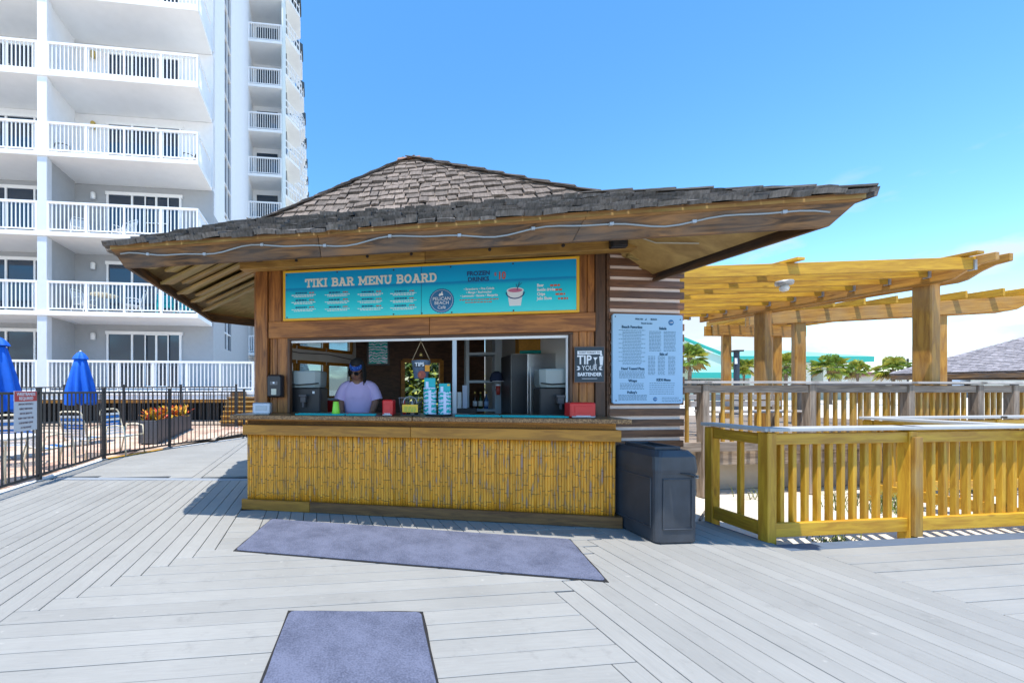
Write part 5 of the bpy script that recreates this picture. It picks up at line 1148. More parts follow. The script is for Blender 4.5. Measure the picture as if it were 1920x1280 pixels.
# ================================================================ BLACK POOL FENCE
def picket_fence(lab, pts, h, zf, step=.115, picks=True):
    o = thing('pool_fence', lab, 'fence', (0,0,0))
    for i, p in enumerate(pts):
        z = zf(p); po = bx('post', (p.x, p.y, z + (h+.03)/2), (.06, .06, h + .03), BLACK, o, .004, TH); bx('post_cap', (0, 0, (h+.03)/2 + .008), (.072, .072, .018), BLACK, po, .004); bx('post_foot', (0, 0, -(h+.03)/2 + .012), (.12, .10, .02), GALV, po, .003)
    for a, b_ in zip(pts[:-1], pts[1:]):
        za, zb = zf(a), zf(b_); A_ = Vector((a.x, a.y, za)); B_ = Vector((b_.x, b_.y, zb)); L = (B_-A_).length; d = (B_-A_).normalized()
        for zz1 in (.09, h - .04): plank('rail', A_ + Vector((0,0,zz1)), B_ + Vector((0,0,zz1)), .03, .035, BLACK, o, bev=.003)
        n = max(2, int(L/step))
        for k in range(1, n):
            c = A_.lerp(B_, k/n); bx('picket', (c.x, c.y, c.z + .09 + (h-.13)/2), (.018, .018, h - .13), BLACK, o, 0, TH)
    return o
FP = [AB(-4.164, 1.1), AB(-4.164, 2.93), AB(-4.164, 4.76), AB(-4.164, 6.54), AB(-4.164, 8.39), AB(-3.441, 9.845), AB(-2.08, 11.79), AB(-.8, 12.1)]
fence = picket_fence('black metal picket fence along the near edge of the deck', FP[:7], 1.365, lambda p: 0.0)
FQ = [at(-40,0,12.2), at(121,0,12.2), at(232,0,12.3), at(339,0,12.4), at(443,0,12.5)]
picket_fence('farther black picket fence in front of the white building', FQ, 1.30, lambda p: tz(p.y), .14)
# pool rules sign on the fence
sa = AB(-4.164 + .035, 0); so = thing('pool_rules_sign', 'white notice headed WRISTBANDS REQUIRED in red, hung on the fence', 'sign', AB(-4.125, 6.54), TH + R(90))
s0 = hit(26, AB(-4.125, 0), E1) - 6.54; s1 = hit(69, AB(-4.125, 0), E1) - 6.54
xm = (s0+s1)/2; sw = abs(s1-s0); zt2, zb2 = 1.355, .79
bx('sheet', (xm, 0, (zt2+zb2)/2), (sw, .006, zt2-zb2), plain('sign_grey_white', (.62,.64,.68), .5), so, .001); bx('red_header', (xm, -.004, zt2 - .075), (sw*.97, .004, .14), plain('sign_red', (.55,.03,.03), .5), so, 0)
text('lettering', 'WRISTBANDS', .062, INKW, so, xm, zt2 - .045, -.007, bold=.001, sx=.95); text('lettering', 'REQUIRED', .062, INKW, so, xm, zt2 - .105, -.007, bold=.001, sx=.95)
INKG = plain('grey_print', (.20,.15,.17), .6)
for k, s in enumerate(('ANYONE WITHOUT A', 'VISIBLE WRISTBAND', 'MAY BE ASKED TO', 'VERIFY THAT THEY ARE', 'A REGISTERED GUEST', 'OF THE RESORT')): text('lettering', s, .036, INKG, so, xm, zt2 - .185 - k*.066, -.005, sx=.8)

# ================================================================ POOL TERRACE THINGS
BLUE = plain('royal_blue_canvas', (.0, .12, .62), .75, var=.1, bump=.15, nscale=8)
def umbrella(lab, p, ztop, zbot, r, seed):
    rr = random.Random(seed); o = thing('folded_umbrella', lab, 'umbrella', (p.x, p.y, tz(p.y)), rr.uniform(0, 6), 'folded blue umbrellas'); zo = tz(p.y)
    m = MB(); m.tube([(0,0,.05),(0,0,ztop - zo - .04)], .02, 10); m.build('pole', WHITE, o); m = MB(); m.lathe([(.26,0),(.27,.03),(.22,.06),(.05,.09),(.04,.16),(.0,.16)], n=20); m.build('base', plain('concrete_base', (.30,.29,.28), .8), o, True)
    n = 48; rings = []
    for f, k in ((0,.06),(.05,.30),(.14,.44),(.15,.50),(.30,.66),(.5,.86),(.7,1.0),(.86,1.06),(1.0,1.0)):
        rg = []
        for j in range(n):
            a = 2*math.pi*j/n; fold = 1 + (.03 + .30*f)*math.cos(8*a + .5*math.sin(a*2 + seed)) + rr.uniform(-.02,.02)*f
            rg.append(Vector((r*k*fold*math.cos(a + .18*f), r*k*fold*math.sin(a + .18*f), (ztop - zo) - f*(ztop-zbot) + (.035*math.cos(8*a + 1) if f == 1.0 else 0))))
        rings.append(rg)
    m = MB(); m.loft(rings, False); m.build('canopy', BLUE, o, True)
    m = MB(); m.loft([[Vector((r*k*(1 + .12*math.cos(8*2*math.pi*j/n))*math.cos(2*math.pi*j/n), r*k*(1 + .12*math.cos(8*2*math.pi*j/n))*math.sin(2*math.pi*j/n), ztop - zo - z)) for j in range(n)] for z, k in ((-.015,.05),(.03,.30),(.10,.52),(.17,.64))], False); m.build('vent_flap', BLUE, o, True)
    m = MB(); m.lathe([(.02,0),(.025,.02),(.0,.045)], (0,0,ztop-zo), 10); m.build('finial', WHITE, o, True); return o
umbrella('folded royal blue umbrella in the middle of the terrace', at(151, 0, 9.6), 2.28, 1.04, .25, 2)
umbrella('folded royal blue umbrella cut by the left picture edge', at(-6, 0, 7.9), 2.42, .96, .30, 5)
FRAME = plain('cream_tube_frame', (.74, .66, .48), .45); SB = plain('blue_vinyl_strap', (.02, .17, .52), .5); SWH = plain('white_vinyl_strap', (.78, .78, .76), .5)
def strap_chair(lab, p, rz, group='striped strap chairs on the terrace', fm=FRAME, s1=SB, s2=SWH, z=None, cat='chair', sc=1.0):
    o = thing('patio_chair', lab, cat, (p[0], p[1], tz(p[1]) if z is None else z), rz, group); o.scale = (sc, sc, sc)
    for sx_ in (-1, 1):
        m = MB(); x = sx_*.27; m.tube([(x,-.28,.0),(x,-.27,.38),(x,-.24,.60),(x,-.05,.63),(x,.16,.60)], .016, 7); m.tube([(x,.30,.0),(x,.22,.36),(x,.16,.60)], .016, 7); m.build('leg', fm, o, True)
    m = MB(); m.tube([(-.25,-.26,.40),(-.25,.20,.36),(-.25,.34,.86),(-.22,.36,.93),(-.15,.37,.95),(.15,.37,.95),(.22,.36,.93),(.25,.34,.86),(.25,.20,.36),(.25,-.26,.40)], .016, 7); m.tube([(-.25,-.26,.40),(.25,-.26,.40)], .016, 7); m.build('seat_frame', fm, o, True)
    for k in range(7):
        y = -.22 + k*.062; bx('strap', (0, y, .395 - .02*k/7), (.50, .048, .008), s1 if k in (1,2,5) else s2, o, 0)
    for k in range(8):
        z_ = .44 + k*.058; y = .20 + .14*(z_-.36)/.5; b_ = bx('strap', (0, y, z_), (.50, .008, .046), s1 if k in (3,4,6) else s2, o, 0); b_.rotation_euler = (R(-15), 0, 0)
    return o
def chp(px, py): 
    d = 8.8
    for _ in range(20): d = F_*(EYE - tz(d))/(py - CY)
    return ((px-CX)/F_*d, d)
strap_chair('striped blue and white strap chair in front of the folded umbrella, back to the camera', chp(158, 856), R(175))
strap_chair('striped strap chair just right of the rules sign', chp(92, 878), R(150))
strap_chair('striped strap chair seen side-on, left of the planter', chp(232, 850), R(80))
strap_chair('striped strap chair half hidden behind the rules sign', chp(30, 872), R(215))
p = chp(8, 905); o = thing('side_table', 'low white round table at the left picture edge', 'table', (p[0], p[1], tz(p[1])), 0); m = MB(); m.lathe([(.38,.66),(.40,.67),(.40,.70),(.38,.705),(0,.705)], n=24); m.build('top', SWH, o, True)
for k in range(4):
    m = MB(); a = R(45+90*k); m.tube([(.28*math.cos(a),.28*math.sin(a),0),(.2*math.cos(a),.2*math.sin(a),.35),(.28*math.cos(a),.28*math.sin(a),.66)], .016, 7); m.build('leg', FRAME, o, True)
# planter and crotons
pa = Vector((-5.36, 9.55, 0)); pl = thing('planter_box', 'long charcoal planter box behind the black fence', 'planter', (-5.36, 9.55, .07), TH)
PLM = plain('charcoal_planter', (.075, .078, .09), .55, var=.1)
m = MB(); wx, wy, hh = .44, 2.55, .55
for x0, x1, y0, y1 in ((0,wx,0,.03),(0,wx,wy-.03,wy),(0,.03,.03,wy-.03),(wx-.03,wx,.03,wy-.03)): m.box(((x0+x1)/2,(y0+y1)/2,hh/2+.02), (x1-x0,y1-y0,hh))
m.build('box_wall', PLM, pl, bevel=.004); bx('soil', (wx/2, wy/2, .47), (wx-.06, wy-.06, .06), plain('potting_soil', (.05,.035,.025), .95), pl, 0); bx('plinth', (wx/2, wy/2, .01), (wx-.1, wy-.1, .04), DARK, pl, 0)
CRO = [plain('croton_%d' % k, c, .5, rnd=.3, var=.1) for k, c in enumerate(((.80,.32,.02),(.66,.06,.02),(.82,.56,.05),(.30,.26,.03)))]
for k in range(5):
    q = pl.location + E2*(wx/2) + E1*(.28 + .50*k); o = thing('croton_plant', ('nearest', 'second nearest', 'middle', 'second farthest', 'farthest')[k] + ' orange and red croton in the charcoal planter', 'plant', (q.x, q.y, .07 + .50), 0, 'crotons in the planter')
    rr = random.Random(k + 3)
    for c in range(4):
        m = MB()
        for _ in range(34):
            a = rr.uniform(0, 6.28); e = R(rr.uniform(15, 80)); L = rr.uniform(.16, .27); w_ = rr.uniform(.03, .055); b0 = Vector((rr.gauss(0,.08), rr.gauss(0,.1), rr.uniform(-.02,.2))); d = Vector((math.cos(a)*math.cos(e), math.sin(a)*math.cos(e), math.sin(e))); s_ = d.cross(Vector((0,0,1))).normalized()*w_; mid = b0 + d*L*.55 + Vector((0,0,.01)); tip = b0 + d*L - Vector((0,0,.03))
            m.add([b0, mid + s_, tip, mid - s_], [(0,1,2),(0,2,3)])
        f = m.build('foliage', CRO[c], o); f['kind'] = 'stuff'
    m = MB(); m.tube([(0,0,-.06),(0,0,.12)], .012, 6); m.build('stem', W_GREY, o)
# timber steps up to the building
st = thing('timber_steps', 'broad golden timber steps rising to the white building', 'steps', (-4.55, 12.75, .22), TH)
for k in range(6):
    plank('tread', (0, .20*k, .15*(k+1)), (1.75, .20*k, .15*(k+1)), .24, .04, W_GOLD2, st); plank('riser', (0, .20*k + .08, .15*(k+1) - .09), (1.75, .20*k + .08, .15*(k+1) - .09), .03, .12, W_GOLD2, st)
bx('newel_box', (.35, 1.2, 1.02), (.5, .3, .16), W_BASE, st)
# furniture on the balconies of the near block
def on_balcony(px, fl, y=.75):
    P = Vector((-10.74, 13.4, 0)) + E1*y; s = hit(px, P, E2); q = P + E2*s; return (q.x, q.y), FL[fl] + .15
for lab, px, fl, y, rz, mats, sc in (('white strap chair left of the table on the second balcony', 158, 1, .8, 1.2, (WHITE, SWH, SWH), 1.0), ('white strap chair right of the table on the second balcony', 252, 1, .8, -1.3, (WHITE, SWH, SWH), 1.0),
    ('teal chair near the right end of the second balcony', 310, 1, .8, .4, (TEAL, TEAL, TEAL), 1.0), ('teal chair at the far right of the second balcony', 352, 1, .9, .9, (TEAL, TEAL, TEAL), .9), ('brown reclining chair at the left of the fourth balcony', 118, 3, .8, 1.9, (BRONZE, plain('tan_sling', (.25,.17,.12), .8), plain('tan_sling', (.25,.17,.12), .8)), 1.0),
    ('brown sling chair at the right of the fourth balcony', 352, 3, .8, -1.0, (BRONZE, plain('tan_sling', (.25,.17,.12), .8), plain('tan_sling', (.25,.17,.12), .8)), .9), ('white chair at the left of the fifth balcony', 152, 4, .9, .6, (WHITE, SWH, SWH), 1.0), ('white chair at the right of the fifth balcony', 333, 4, .9, -.4, (WHITE, SWH, SWH), 1.0),
    ('white chair on the third balcony, left', 150, 2, .8, .5, (WHITE, SWH, SWH), 1.0), ('white chair on the third balcony, centre right', 233, 2, .8, -.5, (WHITE, SWH, SWH), 1.0), ('tan chair on the left-hand bay of the fifth balcony', 40, 4, .9, .3, (FRAME, plain('tan_sling', (.25,.17,.12), .8), FRAME), 1.0)):
    q, z = on_balcony(px, fl, y); strap_chair(lab, q, TH + rz, 'chairs on the balconies', *mats, z=z, sc=sc)
q, z = on_balcony(195, 1, .7); o = thing('balcony_table', 'round cream table on the second balcony', 'table', (*q, z), 0); m = MB(); m.lathe([(.42,.70),(.44,.71),(.44,.735),(0,.74)], n=24); m.build('top', FRAME, o, True); m = MB(); m.lathe([(.22,0),(.22,.02),(.03,.05),(.03,.70)], n=14); m.build('pedestal', WHITE, o, True)
# ================================================================ RAILINGS ON THE RIGHT
def rail_run(o, p, q, zb, zt, bal, post_w=.10, mat=W_GOLD, pmat=None, capm=None, caps=True, bstep=.135, bw=.04, zpost=None, bot=.13, posts=(True, True), lr=True):
    """one straight railing bay set from p to q: posts, rails, cap, balusters"""
    p = Vector((p[0], p[1], 0)); q = Vector((q[0], q[1], 0)); d = (q-p).normalized(); L = (q-p).length; n_ = Vector((-d.y, d.x, 0)); pmat = pmat or mat
    zp = zb if zpost is None else zpost
    for f, c in ((posts[0], p), (posts[1], q)):
        if f: plank('post', (c.x, c.y, zp), (c.x, c.y, zt - .045), post_w, post_w, pmat, o, up=tuple(n_), bev=.006)
    for zz1, hh in ((zt - .105, .10), (zb + bot, .125)):
        a = p + d*(post_w/2 + .004) - n_*.012; b_ = q - d*(post_w/2 + .004) - n_*.012; plank('rail', (a.x, a.y, zz1), (b_.x, b_.y, zz1), .04, hh, mat, o)
    n = int((L - post_w)/bstep)
    for k in range(1, n):
        c = p + d*(post_w/2 + (L-post_w)*k/n) + n_*.030; plank('baluster', (c.x, c.y, zb + bot - .05), (c.x, c.y, zt - .06), bw, bw, bal, o, up=tuple(n_), bev=.004)
    if caps: plank('cap_board', (p.x - d.x*.06, p.y - d.y*.06, zt - .016), (q.x + d.x*.06, q.y + d.y*.06, zt - .016), .15, .032, capm, o, bev=.004)
CAPC = deck_mat('pale_cap_board', (.46, .46, .45))
fr_ = thing('front_railing', 'bright yellow pine railing with pale cap board at the right edge of the deck', 'railing', (0,0,0))
c0 = Vector((3.68, 3.64, 0)); c1 = c0 + E2*1.52; c2 = c1 + E2*1.62; c3 = c2 + E2*1.6; cL = c0 + Vector((-.01, .56, 0))
for a, b_, ps in ((c0, c1, (True, True)), (c1, c2, (False, True)), (c2, c3, (False, True))): rail_run(fr_, a, b_, .0, 1.03, W_GOLD, .09, W_GOLD, None, CAPC, True, .128, .042, -.06, .10, ps)
rail_run(fr_, cL, c0, .0, 1.028, W_GOLD, .09, W_GOLD, None, CAPC, True, .17, .042, -.06, .10, (True, False))
plank('post_facing', (c1.x - E1.x*.062, c1.y - E1.y*.062, .0), (c1.x - E1.x*.062, c1.y - E1.y*.062, .93),   .088, .03, W_GOLD2, fr_, up=tuple(E1))
rm = thing('ramp_railing', 'second yellow pine railing with pale cap beyond the front railing', 'railing', (0,0,0))
r0 = Vector((6.62, 5.22, 0)); r1 = r0 - E1*1.5; r2 = r0 + E2*2.0; r3 = r2 + E2*2.0
rail_run(rm, r0, r1, .0, 1.02, W_GOLD, .09, W_GOLD, None, CAPC, True, .13, .042, -.06, .10, (True, True)); rail_run(rm, r0, r2, .0, 1.022, W_GOLD, .09, W_GOLD, None, CAPC, True, .13, .042, -.06, .10, (False, True)); rail_run(rm, r2, r3, .0, 1.022, W_GOLD, .09, W_GOLD, None, CAPC, True, .13, .042, -.06, .10, (False, True))
# raised deck with its weathered railing, on a concrete curb
UP = .55
u0 = Vector((4.56, 5.36, 0)); us = [0, 1.64, 3.26, 4.46, 5.10, 7.0]
ur = thing('upper_railing', 'weathered grey-brown railing with square posts along the raised deck', 'railing', (0,0,0))
CAPG = wood('weathered_cap_wood', (.50,.46,.42), (.34,.30,.27), .8, 14, .1, .3)
plank('post', tuple(u0 - E2*.9 + Vector((0,0,-.06))), tuple(u0 - E2*.9 + Vector((0,0,1.44))), .10, .10, W_GREY, ur, up=tuple(E1))
for i in range(5):
    a = u0 + E2*us[i]; b_ = u0 + E2*us[i+1]
    rail_run(ur, a, b_, UP, 1.49, W_GOLD2, .10, W_GREY, W_GREY, CAPG, True, .135 if i < 2 else .105, .036, -.06, .06, (True, i == 4))
rail_run(ur, u0 - E2*.9, u0, UP, 1.488, W_GOLD2, .10, W_GREY, W_GREY, CAPG, True, .135, .036, -.06, .06, (False, False))
rail_run(ur, u0 + E2*us[3], u0 + E2*us[3] + E1*2.2, UP, 1.486, W_GOLD2, .10, W_GREY, W_GREY, CAPG, True, .135, .036, UP, .06, (False, True))
ud = thing('raised_deck', 'raised timber deck floor behind the weathered railing', 'deck', (0,0,0))
a = u0 - E2*1.4 + E1*.12; L = 11.0
plank('rim_joist', tuple(a + Vector((0,0,UP-.10))), tuple(a + E2*L + Vector((0,0,UP-.10))), .05, .22, W_GREY, ud)
for k in range(46):
    p = a + E1*(.07 + .145*k); plank('floor_board', tuple(p + Vector((0,0,UP))), tuple(p + E2*L + Vector((0,0,UP))), .14, .03, W_GREY, ud)
cw = thing('concrete_wall', 'low beige concrete wall under the raised deck', 'wall', tuple(u0 - E2*1.2 + E1*.35), TH); bx('wall_face', (4.2, .1, .14), (8.6, .2, .42), plain('beige_concrete', (.46,.39,.30), .9, var=.12, bump=.3, nscale=5), cw, .01); bx('coping', (4.2, .09, .365), (8.64, .24, .03), plain('pale_coping', (.52,.46,.38), .9, var=.1), cw, .004)
bn = thing('park_bench', 'pale slatted bench standing on the raised deck behind the railing', 'bench', tuple(u0 + E2*2.3 + E1*1.3 + Vector((0,0,UP + .015))), TH)
for k in range(4): plank('seat_slat', (-.9, -.2 + .11*k, .44), (.9, -.2 + .11*k, .44), .095, .03, CAPG, bn)
for k in range(3): plank('back_slat', (-.9, .24 + .02*k, .56 + .12*k), (.9, .24 + .02*k, .56 + .12*k), .03, .095, CAPG, bn)
for x in (-.75, .75):
    plank('leg', (x, -.18, 0), (x, -.18, .43), .06, .06, W_GREY, bn, up=(0,1,0)); plank('leg', (x, .2, 0), (x, .29, .88), .06, .06, W_GREY, bn, up=(0,1,0))
# ================================================================ PERGOLAS
def beam_tail(o, p, q, h, t, mat, name='beam', tail=.45):
    """a beam from p to q whose far end q is cut to a curved tail"""
    p = Vector(p); q = Vector(q); d = (q-p); d.z = 0; L = d.length; d.normalize(); n_ = Vector((-d.y, d.x, 0)); pr = [(-L/2, -h/2), (L/2 - tail, -h/2), (L/2 - tail*.8, -h*.42), (L/2 - tail*.55, -h*.12), (L/2 - tail*.3, .08*h), (L/2, h*.14), (L/2, h/2), (-L/2, h/2)]
    m = MB(); k = len(pr); m.add([(x, -t/2, z) for x, z in pr] + [(x, t/2, z) for x, z in pr], [tuple(range(k)), tuple(range(2*k-1, k-1, -1))] + [(i, k+i, k+(i+1)%k, (i+1)%k) for i in range(k)])
    ob = m.build(name, mat, o, bevel=.005); c = (p+q)/2; ob.matrix_local = Matrix(((d.x, n_.x, 0, c.x), (d.y, n_.y, 0, c.y), (0, 0, 1, c.z), (0,0,0,1))); return ob
W_PER = wood('pergola_pine', (.46,.225,.03), (.28,.12,.014), .6, 9, .16, .25, .7, (.34,.24,.12), .35)
W_RAFT = wood('orange_pine', (.62,.345,.022), (.42,.20,.012), .6, 9, .2, .25, .5)
pg = thing('pergola', 'large golden pine pergola with thick square posts behind the weathered railing', 'pergola', (0,0,0))
P4 = Vector((8.52, 6.05, 0)); BD = Vector((-math.sin(R(10)), math.cos(R(10)), 0)); BN = Vector((BD.y, -BD.x, 0))
P1 = P4 + BD*2.13; ZB = 2.93; BH = .29
RV = Vector((-math.cos(R(7)), math.sin(R(7)), 0)); ZR = ZB + BH - .10; LB2 = 5.0
for c in (P4, P1, P4 + RV*LB2, P1 + RV*LB2): plank('post', (c.x, c.y, UP + .015), (c.x, c.y, ZB + .18), .195, .195, W_PER, pg, up=tuple(BD), bev=.015)
for sh_ in (Vector((0,0,0)), RV*LB2):
    for off in (-.132, .132): beam_tail(pg, tuple(P1 + sh_ + BD*1.15 + BN*off + Vector((0,0,ZB + BH/2))), tuple(P4 + sh_ - BD*.68 + BN*off + Vector((0,0,ZB + BH/2))), BH, .065, W_PER)
for k in range(11):
    c = P4 - BD*.52 + BD*(.40*k) - BN*.132 + RV*.045
    plank('rafter', tuple(c + Vector((0,0,ZR))), tuple(c + RV*(LB2 - .25) + Vector((0,0,ZR))), .045, .17, W_RAFT, pg)
    h_ = MB(); h_.box((0,0,0), (.03,.075,.14)); o_ = h_.build('joist_hanger', GALV, pg); o_.location = c + RV*.018 + Vector((0,0,ZR - .03)); o_.rotation_euler = (0,0,math.atan2(RV.y, RV.x))
for t_ in (.30, 2.45, 4.7):
    a = P4 - BD*.70 + RV*t_; b_ = P1 + BD*1.5 + RV*t_; plank('purlin', tuple(a + Vector((0,0,ZR + .112))), tuple(b_ + Vector((0,0,ZR + .112))), .13, .04, W_RAFT, pg)
lamp = thing('pergola_lamp', 'small grey dome lamp hanging under the pergola rafters', 'lamp', tuple(P4 - BD*.22 + RV*2.15 + Vector((0,0,ZR-.11))), 0)
m = MB(); m.lathe([(.10,.02),(.11,.0),(.10,-.04),(.05,-.05)], n=18); m.build('canopy', GALV, lamp, True); m = MB(); m.lathe([(.045,-.05),(.06,-.09),(.045,-.13),(.0,-.145)], n=16); m.build('globe', plain('frosted_glass', (.7,.7,.68), .3), lamp, True)
pg2 = thing('pergola', 'farther golden pergola set at an angle behind the first one', 'pergola', (0,0,0))
Q2 = Vector((10.2, 9.36, 0)); QD = Vector((math.cos(R(-27)), math.sin(R(-27)), 0)); QN = Vector((-QD.y, QD.x, 0)); Q6 = Q2 + QD*2.1
Q3 = Vector((10.45, 11.5, 0)); Q5 = Vector((12.1, 11.7, 0))
for c in (Q2, Q6, Q3, Q5): plank('post', (c.x, c.y, UP if c.y < 11.9 else -.06), (c.x, c.y, ZB + .18), .19, .19, W_PER, pg2, up=tuple(QN), bev=.015)
for off in (-.128, .128): beam_tail(pg2, tuple(Q2 - QD*.9 + QN*off + Vector((0,0,ZB + .14))), tuple(Q2 + QD*3.4 + QN*off + Vector((0,0,ZB + .14))), .28, .06, W_PER)
for off in (-.128, .128): plank('beam', tuple(Q3 - E2*.55 + E1*off + Vector((0,0,ZB + .14))), tuple(Q5 + E2*.8 + E1*off + Vector((0,0,ZB + .14))), .06, .28, W_PER, pg2)
for k in range(9):
    c = Q2 - QD*.6 + QD*(.46*k); e = Q3 - E2*.4 + E2*(.34*k)
    plank('rafter', tuple(c - (e-c).normalized()*.35 + Vector((0,0,ZB+.36))), tuple(e + (e-c).normalized()*.3 + Vector((0,0,ZB+.36))), .045, .15, W_RAFT, pg2)
m_ = thing('lamp_post', 'dark slim lamp post standing between the pergola posts', 'lamp post', tuple(at(1381, 0, 14)), 0); m_.location.z = -.07; bx('shaft', (0,0,1.42), (.12,.12,2.84), plain('slate_post', (.02,.035,.06), .5), m_, .005); bx('head', (0,-.02,2.80), (.22,.3,.06), BLACK, m_, .005); bx('plate', (-.08,-.07,2.45), (.09,.02,.2), INKW, m_)
# ================================================================ FAR BUILDINGS, HUT, PALMS, POLES
TEALR = plain('pale_teal_metal_roof', (.26,.60,.53), .45, var=.03); TEALF = plain('teal_fascia', (.02,.36,.30), .5); BEIG = plain('beige_stucco', (.62,.58,.48), .85, var=.03)
hb = thing('teal_roofed_building', 'beige two storey building with pale teal metal roof beyond the pergolas', 'building', (at(1272, 0, 58).x, 58, -.07), R(2))
def gx(px): return (px-CX)/F_*58 - at(1272,0,58).x
x0, x1 = gx(1345), gx(1600)
bx('wall', ((x0+x1)/2, 3.0, 2.9), (x1-x0-1.4, 5, 5.8), BEIG, hb, 0); bx('fascia', ((x0+x1)/2, 0, 5.75), (x1-x0, 6.4, .75), TEALF, hb, 0)
m = MB(); m.add([(x0,-3.2,6.13),(x1,-3.2,6.13),(x1,9,6.13),(x0,9,6.13),(x0+4,3,7.5),(x1-5,3,7.5)], [(0,1,5,4),(1,2,5),(2,3,4,5),(3,0,4),(0,3,2,1)]); m.build('roof', TEALR, hb)
for k in range(7):
    xx = x0 + 1.6 + (x1-x0-3.2)*k/6
    bx('pier', (xx, -.4, 2.7), (.9, 1.4, 5.4), plain('cream_pier', (.72,.69,.60), .8), hb, .02)
    if k < 6:
        for zz1 in (1.6, 4.0):
            w_ = bx('window', (xx + (x1-x0-3.2)/12, .40, zz1), (2.0, .12, 1.5), WHITE, hb, 0)
            for s_ in (-.5, .5): bx('pane', (s_, -.07, .12), (.86, .03, 1.0), GLS, w_, 0)
            bx('apron', (0, -.065, -.55), (1.9, .03, .3), plain('grey_blue_panel', (.25,.30,.38), .6), w_, 0)
xa_, xb_ = gx(1240), gx(1345)
m = MB(); m.add([(xa_,-2,0),(xb_,-2,0),(xb_,-2,5.9),(xb_-2.7,-2,6.7),(xa_,-2,9.0),(xa_,6,0),(xb_,6,0),(xb_,6,5.9),(xb_-2.7,6,6.7),(xa_,6,9.0)], [(0,1,2,3,4),(9,8,7,6,5),(1,6,7,2),(2,7,8,3),(3,8,9,4),(0,5,6,1),(4,9,5,0)]); m.build('gable_wall', plain('pale_mint_stucco', (.58,.64,.55), .85), hb)
plank('rake_board', (xb_ + .2, -2.2, 5.95), (xa_, -2.2, 9.15), .3, .35, TEALF, hb, up=(0,0,1)); m = MB(); m.add([(xa_,-5,3.75),(xb_,-5,3.75),(xb_,-2.05,4.9),(xa_,-2.05,4.9),(xa_,-5,3.7),(xb_,-5,3.7),(xb_,-2.05,4.85),(xa_,-2.05,4.85)], [(0,1,2,3),(7,6,5,4),(0,4,5,1),(1,5,6,2)]); m.build('canopy_roof', TEALR, hb); bx('canopy_fascia', ((xa_+xb_)/2, -4.95, 3.4), (xb_-xa_, .2, .75), TEALF, hb, 0)
for k in range(7): bx('window', (xa_ + 1 + k*1.05, -2.06, 2.2), (.9, .12, 1.4), GLS, hb, 0)
def far_block(lab, pxa, pxb, depth, pytop, mat, roofm):
    xa2 = (pxa-CX)/F_*depth; xb2 = (pxb-CX)/F_*depth; h = EYE + (CY-pytop)/F_*depth + .07; o = thing('far_building', lab, 'building', ((xa2+xb2)/2, depth, -.07), 0, 'low far buildings'); w_ = xb2-xa2
    bx('wall', (0,2,h*.42), (w_,4,h*.84), mat, o, 0); m = MB(); m.add([(-w_/2-.4,-.5,h*.84),(w_/2+.4,-.5,h*.84),(w_/2+.4,4.5,h*.84),(-w_/2-.4,4.5,h*.84),(-w_/2+1,2,h),(w_/2-1,2,h)], [(0,1,5,4),(1,2,5),(2,3,4,5),(3,0,4),(0,3,2,1)]); m.build('roof', roofm, o)
    for k in range(max(2,int(w_/3))): bx('window', (-w_/2 + 1.5 + k*3, -.03, h*.42), (1.5,.08,h*.3), GLS, o, 0)
far_block('low building with dark red roof past the palms', 1632, 1700, 62, 696, BEIG, plain('dark_red_roof', (.14,.04,.035), .7)); far_block('pale low building under the far hut roof', 1800, 1880, 75, 698, plain('pale_blue_stucco', (.55,.62,.70), .8), plain('grey_roof', (.4,.42,.45), .7)); far_block('cream low building at the right picture edge', 1885, 1990, 70, 694, BEIG, plain('grey_roof', (.4,.42,.45), .7))
hut = thing('shingled_hut', 'open hut with wide grey shingled hip roof at the right edge', 'hut', (at(1930,0,15).x + 3.4, 15.0, .03), R(8))
hx, hy, hz, ha = 4.3, 3.6, 2.05, 4.25
HS = shingle_mat('hut_shingle', (.36,.33,.34), (.21,.19,.20), .25)
m = MB(); m.add([(-hx,-hy,hz),(hx,-hy,hz),(hx,hy,hz),(-hx,hy,hz),(0,0,ha),(-hx,-hy,hz-.06),(hx,-hy,hz-.06),(hx,hy,hz-.06),(-hx,hy,hz-.06),(0,0,ha-.1)], [(0,1,4),(1,2,4),(2,3,4),(3,0,4),(6,5,9),(7,6,9),(8,7,9),(5,8,9)]); hr_ = m.build('roof', HS, hut)
m = MB(); rr = random.Random(3)
def hut_face(p0, p1, ap):
    dx = (p1-p0).normalized(); up = (ap - (p0+p1)/2); SL = up.length; up.normalize(); nz = dx.cross(up)
    for r_ in range(int(SL/.15)):
        f = r_*.15/SL; a = p0.lerp(ap, f); b_ = p1.lerp(ap, f); x = 0; Wd = (b_-a).length
        while x < Wd:
            w_ = rr.uniform(.12,.25); c = a + dx*(x+w_/2) + nz*.01 + up*rr.uniform(-.02,.02); vs, fs = wedge(w_-.01, .28, .025, .006, rr)
            m.add(vs, fs, Matrix(((dx.x,up.x,nz.x,c.x),(dx.y,up.y,nz.y,c.y),(dx.z,up.z,nz.z,c.z),(0,0,0,1))) @ Matrix.Rotation(-.05,4,'X')); x += w_
V = Vector
hut_face(V((-hx,-hy,hz)), V((hx,-hy,hz)), V((0,0,ha))); hut_face(V((-hx,hy,hz)), V((-hx,-hy,hz)), V((0,0,ha)))
s_ = m.build('roof_shingles', HS, hr_); s_['kind'] = 'stuff'
for a, b_ in (((-hx,-hy),(hx,-hy)),((-hx,hy),(-hx,-hy)),((hx,-hy),(hx,hy)),((hx,hy),(-hx,hy))): plank('eave_board', (a[0]*.985,a[1]*.985,hz-.13), (b_[0]*.985,b_[1]*.985,hz-.13), .05, .22, W_FASC, hut)
